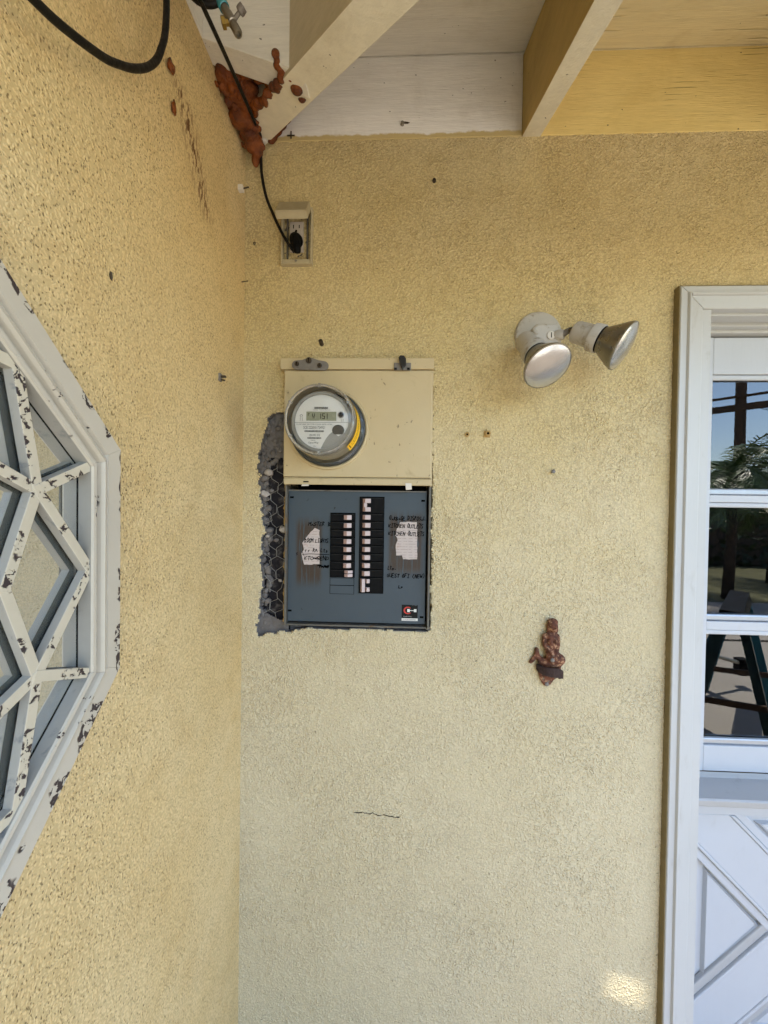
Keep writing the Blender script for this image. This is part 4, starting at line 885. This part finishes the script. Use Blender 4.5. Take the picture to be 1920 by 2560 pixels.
# ------------------------------------------------------------------ power cord and plug
cord = thing('power_cord', (-.245, .88, 2.085), 'thin black power cord running from the eave corner down to the outlet', 'cord')
pp = [(-.285, .40, 2.172), (-.298, .55, 2.228), (-.3075, .66, 2.268), (-.3170, .77, 2.305), (-.3240, .850, 2.331), (-.3265, .868, 2.333), (-.3285, .875, 2.318), (-.3290, .877, 2.300), (-.3265, .877, 2.260), (-.3160, .877, 2.210), (-.2975, .874, 2.165), (-.2780, .870, 2.125), (-.2610, .868, 2.0960), (-.2480, .873, 2.0790)]
obj('cable', G().tube(smooth_path(pp, 8), .0034, 10), 'black_rubber', cord, smooth='all')
g = G(); pl = smooth_path([(-.2475, .8915, 2.115), (-.2475, .880, 2.1130), (-.2465, .872, 2.106), (-.2435, .868, 2.095), (-.2400, .868, 2.080), (-.2395, .870, 2.0745)], 4); n_ = len(pl)
g.tube(pl, [(.0150, .0155, .0155, .0150, .0145, .014, .0135, .0130, .0125, .012, .0115, .011, .0105, .010, .0095, .009, .0085, .008, .0075, .007, .006)[min(i, 20)] for i in range(n_)], 14)
obj('plug', g, 'black_plastic', cord, smooth='all')
obj('plug_grip', G().prism([(-.2485, 2.126), (-.2455, 2.1315), (-.2425, 2.126)], 'y', .874, .888), 'black_plastic', cord)
clp = thing('cable_clip', (-.3225, .868, 2.337), 'white plastic cable clip nailed at the foot of the corner rafter', 'clip')
obj('clip_body', G().prism([(-.3325, 2.331), (-.3160, 2.331), (-.3135, 2.338), (-.3170, 2.3445), (-.3320, 2.3445), (-.3350, 2.338)], 'y', .872, .880), 'clip_white', clp, bev=.001)
obj('clip_nail', G().lathe([(.0030, 0), (.0030, .0140), (.0020, .0140), (.0018, .008)], (-.3145, .880, 2.3400), (0, -1, .1), 12), 'clip_white', clp, smooth=True)
# thick cable loop in front of the side wall
cl = obj('hanging_cable', G().tube(smooth_path([(-.338, .300, 1.942), (-.338, .320, 1.949), (-.338, .3405, 1.9559), (-.338, .3692, 1.9680), (-.338, .420, 1.9975), (-.338, .448, 2.0200), (-.338, .472, 2.0430), (-.339, .497, 2.0730), (-.340, .5175, 2.106), (-.341, .531, 2.140), (-.343, .5410, 2.172), (-.345, .5470, 2.220), (-.350, .551, 2.27), (-.357, .553, 2.33)], 7), .0044, 12), 'black_rubber', None, smooth='all')
tag(cl, 'thick black cable sagging in a loop across the side wall', 'cable')
g = G(); cpts = [(-.312+.030*math.cos(a), .595+.004*math.sin(a*1.5), 2.309+.026*math.sin(a)) for a in np.linspace(2.4, 7.2, 28)]
tag(obj('coiled_cable', g.tube(cpts, .0048, 10), 'black_rubber', None, smooth='all'), 'short coil of black cable tucked under the eave', 'cable')
# metal valve fitting hanging from the eave
val = thing('valve_fitting', (-.275, .60, 2.26), 'small steel valve with a thumb screw hanging under the eave', 'valve')
a = Vector((-.296, .60, 2.299)); b = Vector((-.262, .60, 2.2375)); dv = (b-a).normalized()
L = (b-a).length
obj('hose_end', G().lathe([(.0075, -.03), (.0075, .004), (.0082, .005), (.0082, .022), (.0070, .023)], a, dv, 20), 'teal_band', val, smooth=True)
obj('body', G().lathe([(.0062, .020), (.0062, .034), (.0072, .035), (.0072, .050), (.0060, .051), (.0060, .056), (.0068, .057), (.0068, L-.002), (.0055, L), (.0038, L), (.0038, L-.006), (0, L-.006)], a, dv, 20), 'steel', val, smooth=True)
m_ = a+dv*(L-.022); sdv = Vector((.78, -.25, .58)).normalized()
obj('thumb_screw', G().lathe([(.0030, 0), (.0030, .016), (.0062, .017), (.0068, .021), (.0062, .026), (0, .027)], m_, sdv, 16), 'grey_metal', val, smooth=True)
obj('union_nut', G().lathe([(.0045, .004), (.0045, .010), (.0080, .0105), (.0080, .016), (0, .017)], m_, (-.85, -.2, -.25), 6), 'brass', val)

# ------------------------------------------------------------------ twin flood light
fl = thing('flood_light', (.3136, .90, 1.8986), 'weathered white twin flood light with two reflector bulbs on the wall', 'flood light')
obj('base_plate', G().lathe([(.0535, -.004), (.0535, .004), (.0510, .0085), (.044, .0115), (.020, .0125), (0, .0125)], (.3136, .90, 1.8986), (0, -1, 0), 48), 'lamp_white', fl, smooth=True)
for (x, z) in ((.2755, 1.9125), (.352, 1.889)): obj('screw_hole', G().lathe([(.0052, 0), (.0052, .0012), (0, .0014)], (x, .8905, z), (0, -1, 0), 16), 'black_gap', fl)
bd = obj('junction_dome', G().prism([(.2870, 1.8990), (.2990, 1.9075), (.3420, 1.9085), (.3500, 1.9030), (.3535, 1.8780), (.3430, 1.8600), (.3060, 1.8560), (.2900, 1.8650)], 'y', .8560, .8875), 'lamp_white', fl, bev=.006)
obj('pull_knob', G().lathe([(.0092, 0), (.0092, .0020), (.0080, .0030), (0, .0030)], (.3270, .8560, 1.8800), (0, -1, 0), 24), 'clip_white', fl, smooth=True)
obj('knob_slot', G().box(.3261, .3279, .8525, .8529, 1.8745, 1.8855), 'ink_grey', fl)
def lamp(A, ax, Lh, lens_r):
    ax = Vector(ax).normalized(); A = Vector(A); k = .86
    L_ = lambda pr: [(r_*k, h_*k) for r_, h_ in pr]
    h = obj('lamp_holder', G().lathe(L_([(0, -.004), (.018, -.004), (.0235, .0), (.0255, .006), (.0265, Lh-.018), (.0270, Lh-.0165)]), A, ax, 36), 'lamp_white', fl, smooth=True)
    obj('holder_collar', G().lathe(L_([(.0270, Lh-.0165), (.0315, Lh-.0155), (.0325, Lh+.004), (.0318, Lh+.006), (.0295, Lh+.006), (.0295, Lh-.004)]), A, ax, 36), 'lamp_white', h, smooth=True)
    bu = obj('bulb', G().lathe(L_([(.026, Lh-.004), (.0285, Lh+.006), (.031, Lh+.014), (.040, Lh+.030), (.0490, Lh+.046), (lens_r-.0012, Lh+.056), (lens_r, Lh+.059), (lens_r-.0004, Lh+.0625), (lens_r-.003, Lh+.0632)]), A, ax, 56), 'bulb_metal', fl, smooth=True)
    obj('bulb_lens', G().lathe(L_([(lens_r-.0022, Lh+.0628), (lens_r-.006, Lh+.0645), (.040, Lh+.0675), (.022, Lh+.0693), (0, Lh+.070)]), A, ax, 56), 'bulb_lens', bu, smooth='all')
    obj('bulb_gasket', G().lathe(L_([(.0292, Lh+.004), (.0300, Lh+.010), (.0280, Lh+.010)]), A, ax, 36), 'black_rubber', h)
lamp((.2665, .8450, 1.8650), (.22, -.62, -.74), .066, .0560)
lamp((.3690, .8350, 1.8790), (.69, -.50, -.51), .060, .0550)
obj('swivel_arm', G().tube([(.338, .862, 1.882), (.349, .852, 1.880), (.3525, .849, 1.8795)], [.011, .011, .0095], 20), 'lamp_white', fl, smooth=True)
obj('swivel_arm', G().tube(smooth_path([(.3500, .851, 1.880), (.3580, .8445, 1.884), (.3640, .8395, 1.8835), (.3760, .830, 1.878)], 4), .0066, 14), 'grey_metal', fl, smooth=True)
obj('swivel_bolt', G().lathe([(.0042, 0), (.0042, .010), (0, .010)], (.3610, .8415, 1.8830), (-.25, -.95, 0), 6), 'nail_dark', fl)
obj('swivel_arm', G().tube([(.296, .868, 1.874), (.284, .858, 1.870), (.272, .847, 1.866)], .0085, 14), 'grey_metal', fl, smooth=True)

# ------------------------------------------------------------------ rusty bottle opener
op = thing('bottle_opener', (.3500, .90, 1.085), 'rusty cast iron mermaid bottle opener screwed to the wall', 'bottle opener')
K = 9.35e-5
def oc_(zx, zy, y): return Vector((.3490+(zx-870)*K, y, 1.1625-(zy-1240)*K))
g = G()
def cap(pts, rs, fl_=.75):
    for (a, b), (ra, rb) in zip(zip(pts[:-1], pts[1:]), zip(rs[:-1], rs[1:])):
        n = max(2, int((b-a).length/.0022))
        for k in range(n+1): s_ = k/n; r_ = ra+(rb-ra)*s_; g.ball(a.lerp(b, s_), (r_, r_*fl_, r_), 10, 6)
g.ball(oc_(945, 490, .884), (.0105, .0095, .0135), 16, 10)                       # head
g.ball(oc_(945, 400, .887), (.0118, .0095, .0085), 16, 10); g.ball(oc_(850, 540, .889), (.0040, .006, .011), 10, 8); g.ball(oc_(1045, 570, .889), (.0035, .006, .012), 10, 8)
g.ball(oc_(965, 515, .8745), (.0016, .0022, .0026), 8, 6); g.ball(oc_(955, 590, .878), (.0045, .004, .0035), 8, 6)
cap([oc_(945, 610, .887), oc_(940, 700, .888)], [.0055, .0062])
cap([oc_(790, 770, .889), oc_(1040, 770, .889)], [.0085, .0085]); cap([oc_(915, 760, .888), oc_(920, 930, .886), oc_(930, 1080, .888)], [.0145, .0128, .0135])
g.ball(oc_(850, 850, .879), .0058, 10, 8); g.ball(oc_(985, 850, .879), .0058, 10, 8)
cap([oc_(760, 780, .888), oc_(745, 960, .884), oc_(860, 1100, .878), oc_(920, 1180, .876)], [.0062, .0052, .0046, .0042], 1); cap([oc_(1070, 780, .888), oc_(1065, 960, .884), oc_(1010, 1110, .878), oc_(960, 1190, .876)], [.0062, .0052, .0046, .0042], 1)
cap([oc_(930, 1090, .889), oc_(960, 1260, .884), oc_(1120, 1300, .882)], [.0155, .0165, .0120]); cap([oc_(1120, 1300, .882), oc_(1060, 1400, .884), oc_(880, 1400, .886), oc_(700, 1390, .889)], [.0118, .0115, .0110, .0090])
cap([oc_(700, 1390, .889), oc_(640, 1300, .891), oc_(595, 1230, .892)], [.0085, .0062, .0058]); cap([oc_(595, 1230, .892), oc_(590, 1110, .893)], [.0062, .0052]); cap([oc_(590, 1240, .892), oc_(500, 1370, .893), oc_(445, 1430, .893)], [.0058, .0052, .0038])
fig = obj('figure', g, 'rusty_iron', op)
rm = fig.modifiers.new('remesh', 'REMESH'); rm.mode = 'VOXEL'; rm.voxel_size = .0011; rm.use_smooth_shade = True
sm = fig.modifiers.new('smooth', 'SMOOTH'); sm.factor = .5; sm.iterations = 2
pb = [oc_(600, 1480, 0), oc_(1190, 1480, 0), oc_(1190, 1740, 0), oc_(1020, 1850, 0), oc_(935, 1975, 0), oc_(850, 2025, 0), oc_(770, 1985, 0), oc_(690, 1850, 0), oc_(640, 1680, 0)]
obj('back_plate', G().prism([(p.x, p.z) for p in pb], 'y', .8905, .8975), 'rusty_iron', op, bev=.0018)
lp = [oc_(565, 1515, .889), oc_(610, 1540, .880), oc_(740, 1560, .870), oc_(900, 1565, .866), oc_(1060, 1585, .868), oc_(1160, 1635, .874), oc_(1195, 1690, .882), oc_(1160, 1745, .890)]
g = G(); q = smooth_path(lp, 5); n_ = len(q)
for i in range(n_-1):
    hz = .0068+.0036*math.sin(math.pi*min(1, i/(n_-1)*1.1)); A, B = q[i], q[i+1]; ci = oc_(880, 1560, .895)
    ia = (ci-A); ia.z = 0; ia = ia.normalized()*.0042; ib = (ci-B); ib.z = 0; ib = ib.normalized()*.0042; up_ = Vector((0, 0, hz))
    g.hexa([tuple(A-up_), tuple(A-up_+ia), tuple(A+up_+ia), tuple(A+up_)], [tuple(B-up_), tuple(B-up_+ib), tuple(B+up_+ib), tuple(B+up_)])
obj('opener_lip', g, 'dark_iron', op, bev=.0008)
obj('screw', G().lathe([(.0046, 0), (.0044, .0016), (.0028, .0026), (0, .0028)], oc_(842, 1955, .8905), (0, -1, 0), 16), 'grey_metal', op, smooth=True)
obj('screw', G().lathe([(.0046, 0), (.0044, .0020), (.0028, .0030), (0, .0032)], oc_(880, 1270, .8700), (0, -1, 0), 16), 'grey_metal', op, smooth=True)

# ------------------------------------------------------------------ expanding foam in the corner
g = G(); rr = random.Random(3)
def blob(x, y, z, a, b, c): g.ball((x, y, z), (a, b, c), 12, 8)
for k in range(17):
    s_ = k/16; y = .745+.125*s_; blob(-.3510+rr.uniform(-.004, .008), y, 2.350+rr.uniform(-.003, .006)-.010*s_, rr.uniform(.014, .026), rr.uniform(.012, .02), rr.uniform(.009, .016))
for (x, y, z, a, b, c) in ((-.345, .758, 2.348, .034, .020, .018), (-.336, .790, 2.340, .034, .030, .016), (-.318, .775, 2.345, .022, .016, .014), (-.348, .820, 2.330, .030, .026, .018), (-.345, .845, 2.330, .022, .018, .018), (-.342, .868, 2.322, .022, .018, .022), (-.335, .875, 2.318, .012, .014, .026), (-.3400, .874, 2.293, .0095, .009, .0190)):
    blob(x, y, z, a, b, c)
for k in range(26):                       # along the corner rafter and the short rafter
    s_ = .035+.125*k/25; p = Vector(vp(s_, -hv, .002)); blob(p.x+rr.uniform(-.005, .004), p.y+rr.uniform(-.005, .004), p.z+rr.uniform(-.002, .006), rr.uniform(.006, .012), rr.uniform(.006, .012), rr.uniform(.005, .010))
for k in range(16):
    x = -.345+.145*k/15; blob(x, .748+rr.uniform(-.004, .004), zr(x-XL)+.012+rr.uniform(-.004, .006), .009, rr.uniform(.004, .009), rr.uniform(.007, .013))
for (x, y, z, r_) in ((-.2050, .728, 2.292, .013), (-.2120, .712, 2.297, .010), (-.2330, .700, 2.304, .009), (-.2340, .690, 2.312, .008), (-.228, .706, 2.300, .008)): blob(x, y, z, r_, r_*.8, r_)
for k in range(5): blob(-.31+.012*k, .89-.004*k, 2.36+.01*k, .016, .012, .014)
for k in range(90):                       # small bubbles and torn bits over the lumps
    y = rr.uniform(.745, .885); r_ = rr.uniform(.003, .0075); blob(-.345+rr.gauss(0, .014), y, 2.338-.18*max(0, y-.80)+rr.uniform(-.012, .004), r_*rr.uniform(.7, 1.5), r_*rr.uniform(.7, 1.5), r_)
fo = obj('foam_sealant', g, 'expanding_foam', None); rm = fo.modifiers.new('remesh', 'REMESH'); rm.mode = 'VOXEL'; rm.voxel_size = .0016; rm.use_smooth_shade = True
sm = fo.modifiers.new('smooth', 'SMOOTH'); sm.factor = .5; sm.iterations = 1
tag(fo, 'orange-brown expanding foam oozing from the hole in the eave corner', 'foam')
def foamlet(c, r, lab, seed):
    o = obj('foam_drip', lump(c, r, seed, sub=2), 'expanding_foam', None, smooth='all'); tag(o, lab, 'foam')
foamlet((-.3060, .8790, 2.3420), (.0095, .009, .0105), 'small foam drip below the white cable clip', 31)
foamlet((-.3680, .5965, 2.1870), (.004, .0090, .0115), 'foam spot on the side wall behind the hanging cable', 32)
foamlet((-.3690, .6060, 2.1340), (.0025, .0060, .0120), 'foam smear on the side wall just below the hanging cable', 33)

# ------------------------------------------------------------------ fasteners left in the walls
def fast(name, geo, m, lab, cat, smooth=True): return tag(obj(name, geo, m, None, smooth=smooth), lab, cat)
def stub(x, z, r, L, tilt=(0, -1, 0)): return G().lathe([(r, -.004), (r, L), (r*.55, L+.0004), (r*.5, L-.003), (0, L-.003)], (x, YB-.0015, z), tilt, 14)
for (x, z, r, L, lab) in ((.1553, 1.6702, .0052, .0060, 'painted round wall plug, left one of the close pair'), (.2024, 1.6724, .0060, .0085, 'painted wall plug with a larger collar, right one of the close pair')):
    wp = thing('wall_plug', (x, YB, z), lab, 'plug')
    obj('collar', stub(x, z, r, L), 'caulk_tan', wp, smooth=True); obj('hole', G().lathe([(r*.42, 0), (0, .0002)], (x, YB-.0015-L+.0022, z), (0, -1, 0), 12), 'black_gap', wp)
    if r > .0055: obj('backing', G().box(x-.0085, x+.0065, YB-.0045, YB+.002, z-.0085, z+.0075), 'caulk_tan', wp, bev=.001)
fast('screw', stub(.070, 2.2544, .0042, .005), 'nail_dark', 'dark screw high on the wall under the white eave board', 'screw')
fast('screw', G().lathe([(.0016, -.004), (.0016, .008), (.0046, .009), (.0046, .011), (.002, .0125), (0, .0125)], (.3507, YB-.001, 1.5838), (.1, -1, .25), 14), 'grey_metal', 'dark screw sticking out between the flood light and the opener', 'screw')
fast('screw', stub(-.3503, 2.1174, .0032, .002), 'nail_dark', 'tiny dark screw left of the outlet box', 'screw')
fast('anchor', G().lathe([(.0048, -.004), (.0048, .014), (.0030, .0145), (.0028, .008), (0, .008)], (-.1873, YB-.001, 1.8800), (-.05, -1, .25), 16), 'nail_dark', 'dark pipe anchor poking out above the meter cabinet', 'anchor')
fast('nail', G().tube([(XL-.004, .8805, 2.0165), (XL+.016, .8790, 2.0185)], .0011, 8), 'nail_dark', 'thin bent nail in the side wall near the corner', 'nail')
ck = thing('coax_clip', (XL, .861, 2.2167), 'white cable clip with a nail on the side wall near the eave', 'clip')
obj('clip_body', G().box(XL-.002, XL+.011, .855, .8665, 2.2090, 2.2215), 'clip_white', ck, bev=.0015); obj('clip_nail', G().tube([(XL+.008, .861, 2.2150), (XL+.0235, .860, 2.2175)], .0016, 8), 'nail_dark', ck)
hk = thing('steel_bracket', (XL, .7778, 1.7607), 'small rusty steel bracket on the side wall left of the meter cabinet', 'bracket')
obj('plate', G().box(XL-.001, XL+.004, .7700, .7795, 1.7530, 1.7690), 'grey_metal', hk, bev=.0008); obj('arm', G().box(XL+.0041, XL+.014, .7715, .7765, 1.7600, 1.7645), 'nail_dark', hk, bev=.0008); obj('nail', G().tube([(XL+.004, .774, 1.7560), (XL+.012, .774, 1.7545)], .0018, 8), 'nail_dark', hk)
fast('paint_scab', lump((XL+.0012, .4775, 1.7895), (.0022, .0026, .0068), 41), 'nail_dark', 'dark scab of bare plaster on the side wall above the window', 'scab')
nl = thing('nail_hook', (-.1215, YB-.004, 2.378), 'bright nail head with chipped paint in the white eave board', 'nail')
obj('head', G().lathe([(.0042, 0), (.0040, .006), (.002, .0075), (0, .0075)], (-.006, YB-.004, 2.3830), (.25, -1, .2), 14), 'steel', nl, smooth=True)
obj('chip', lump((.004, YB-.0045, 2.3870), (.0085, .0012, .0035), 44), 'nail_dark', nl)
nl.location = (-.006, YB-.004, 2.383); OFF[nl] = (-.006, YB-.004, 2.383)
for c_ in nl.children: c_.data.transform(Matrix.Translation(Vector((-.1215, YB-.004, 2.378))-Vector((-.006, YB-.004, 2.383))))
g = G(); g.box(-.2660, -.2635, YB-.0062, YB-.0044, 2.357, 2.3735); g.box(-.2740, -.2560, YB-.0061, YB-.0045, 2.3625, 2.3648); tag(obj('staple_mark', g, 'nail_dark'), 'dark cross-shaped mark low on the white eave board', 'mark')

# ------------------------------------------------------------------ yard (seen in the door glass)
tag(obj('ground', G().add([(-150, -200, -.06), (200, -200, -.06), (200, 60, -.06), (-150, 60, -.06)], [(0, 1, 2, 3)]), 'far_ground'), None, kind='structure')
pat = tag(obj('patio', G().box(-4, 9, -2.55, -.50, -.05, 0), 'concrete'), None, kind='structure')
tag(obj('bounce_cut_strip', G().box(-4, 9, -.495, .95, -.05, -.015), 'dark_strip'), None, kind='structure')  # added unseen strip, dark to cut the ground bounce on the wall
tag(obj('patio', G().box(-4, 9, -4.5, -2.62, -.05, .0), 'concrete'), None, kind='structure')
tag(obj('lawn', G().box(-12, 30, -40, -4.55, -.055, -.02), 'grass_ground'), None, kind='structure')
def leaves(n, fx, size, seed):
    rr = random.Random(seed); g = G()
    for _ in range(n):
        p = fx(rr); u_ = Vector((rr.uniform(-1, 1), rr.uniform(-1, 1), rr.uniform(-1, 1))).normalized(); v_ = u_.orthogonal().normalized(); s_ = size*rr.uniform(.6, 1.4)
        g.add([tuple(p-u_*s_), tuple(p+v_*s_*.4), tuple(p+u_*s_), tuple(p-v_*s_*.4)], [(0, 1, 2, 3)])
    return g
hd = thing('hedge', (10, -9.4, 0), 'dark clipped hedge across the lawn, seen in the door glass', 'hedge')
obj('foliage', leaves(9000, lambda r: Vector((r.uniform(3, 17), -9.4+r.uniform(-.55, .55)*1.0, abs(r.gauss(0, 1)) % 1.0*1.75*1)), .09, 5), 'hedge_leaf', hd)
obj('branches', G().box(3, 17, -9.7, -9.1, 0, 1.45), 'fence_wood', hd)
def palm(x, y, h, lab, seed, n=26, L=2.3):
    pt = thing('palm_tree', (x, y, 0), lab, 'palm tree'); rr = random.Random(seed)
    obj('trunk', G().tube([(x, y, -.03), (x+.05, y, h*.5), (x+.02, y, h)], [.09, .07, .065], 12), 'palm_trunk', pt, smooth='all')
    for k in range(n):
        az = k*2.399+rr.uniform(-.2, .2); el = rr.uniform(-.35, 1.25); Lk = L*rr.uniform(.8, 1.1); p = Vector((x, y, h)); d = Vector((math.cos(az)*math.cos(el), math.sin(az)*math.cos(el), math.sin(el))); pts = [p.copy()]
        for s_ in range(14): d.z -= .13; d.normalize(); p = p+d*Lk/14; pts.append(p.copy())
        g = G(); g.tube(pts, [.018*(1-i/16) for i in range(15)], 5)
        for i in range(2, 15):
            t_ = (pts[i]-pts[i-1]).normalized(); sd_ = t_.cross(Vector((0, 0, 1))).normalized()
            for sg in (-1, 1):
                for j in (0, .5):
                    o_ = pts[i-1].lerp(pts[i], j); ll = .25*L/1.35*math.sin(math.pi*(i+j)/16.5)+.08; dd = (sd_*sg+t_*.75+Vector((0, 0, -.25+rr.uniform(-.2, .15)))).normalized(); ww = t_*.011
                    g.add([tuple(o_-ww), tuple(o_+ww), tuple(o_+dd*ll*.6+ww*.8), tuple(o_+dd*ll+Vector((0, 0, -.05))), tuple(o_+dd*ll*.6-ww*.8)], [(0, 1, 2, 3, 4)])
        obj('frond', g, 'palm_leaf', pt)
palm(5.72, -4.85, 2.15, 'feathery palm left of the utility pole, seen in the door glass', 1, 34, 1.35)
palm(7.9, -6.4, 2.0, 'arching palm right of the utility pole, seen in the door glass', 2, 30, 1.7)
palm(10.2, -10.9, 1.9, 'low palm at the left edge of the door glass reflection', 3, 24, 2.0)
pole = thing('utility_pole', (13.95, -14.3, 0), 'dark wooden utility pole with a crossarm, seen in the door glass', 'utility pole')
obj('pole', G().tube([(13.95, -14.3, -.05), (13.95, -14.3, 9.5)], [.19, .17], 14), 'pole_wood', pole, smooth=True)
c45 = Vector((.72, .69, 0)); cc0 = Vector((13.85, -14.2, 5.75))
for dz in (0, .45):
    A = cc0-c45*1.9; B = cc0+c45*1.9; n_ = Vector((-.69, .72, 0))*.07; hz = Vector((0, 0, .13 if not dz else .04)); Z0 = Vector((0, 0, dz))
    obj('crossarm', G().hexa([tuple(A-n_-hz+Z0), tuple(A+n_-hz+Z0), tuple(A+n_+hz+Z0), tuple(A-n_+hz+Z0)], [tuple(B-n_-hz+Z0), tuple(B+n_-hz+Z0), tuple(B+n_+hz+Z0), tuple(B-n_+hz+Z0)]), 'pole_wood', pole)
for (e_, z_) in ((4.0, 3.4), (5.5, 2.6)):
    B = cc0+c45*e_*1.1; obj('service_wire', G().tube([tuple(cc0+c45*.3), tuple((cc0+B)/2-Vector((0, 0, .9))), (B.x, B.y, z_)], .014, 5), 'black_rubber', pole)
# folding sawhorse
sh = thing('sawhorse', (2.3, -.62, 0), 'folding sawhorse with teal steel legs and black top, seen in the door glass', 'sawhorse')
ax_ = Vector((.685, -.728, 0)); pr_ = Vector((.728, .685, 0)); S0 = Vector((2.22, -.62, 0))
def bar(name, A, B, wa, wb, m):
    A = Vector(A); B = Vector(B); d = (B-A).normalized(); u_ = d.cross(ax_).normalized()*wa/2; v_ = d.cross(u_).normalized()*wb/2
    return obj(name, G().hexa([tuple(A-u_-v_), tuple(A+u_-v_), tuple(A+u_+v_), tuple(A-u_+v_)], [tuple(B-u_-v_), tuple(B+u_-v_), tuple(B+u_+v_), tuple(B-u_+v_)]), m, sh, bev=.003)
for e in (0, .72):
    for sg in (-1, 1): bar('leg', S0+ax_*(e+.02)+pr_*sg*.205, S0+ax_*(e+.06)+pr_*sg*.055+Vector((0, 0, .74)), .070 if sg < 0 else .048, .032, 'teal_shaded' if e == 0 else 'teal_steel')
    bar('brace', S0+ax_*(e-.02)+pr_*-.17+Vector((0, 0, .20)), S0+ax_*(e-.02)+pr_*.18+Vector((0, 0, .255)), .040, .02, 'fence_wood')
for sg in (-1, 1): bar('leg_edge', S0+ax_*.045+pr_*(sg*.225-.02), S0+ax_*.075+pr_*(sg*.07-.02)+Vector((0, 0, .70)), .03, .02, 'teal_steel')
A = S0-ax_*.03+Vector((0, 0, .745)); B = A+ax_*.9; q = pr_*.075; h_ = Vector((0, 0, .10))
obj('top_beam', G().hexa([tuple(A-q), tuple(A+q), tuple(A+q*.8+h_), tuple(A-q*.8+h_)], [tuple(B-q), tuple(B+q), tuple(B+q*.8+h_), tuple(B-q*.8+h_)]), 'black_plastic', sh, bev=.006)
cg = thing('bar_clamp', (2.6, -1.3, 0), 'steel bar clamp leaning across the patio, seen in the door glass', 'clamp')
obj('bar', G().tube([(2.15, -1.15, .44), (2.62, -1.28, .30), (2.95, -1.38, .20)], .016, 8), 'steel', cg); obj('jaw', G().box(2.92, 3.0, -1.42, -1.35, .10, .24), 'black_plastic', cg, bev=.004); obj('jaw', G().tube([(2.15, -1.15, .46), (2.1, -1.13, .0)], .02, 8), 'black_plastic', cg)
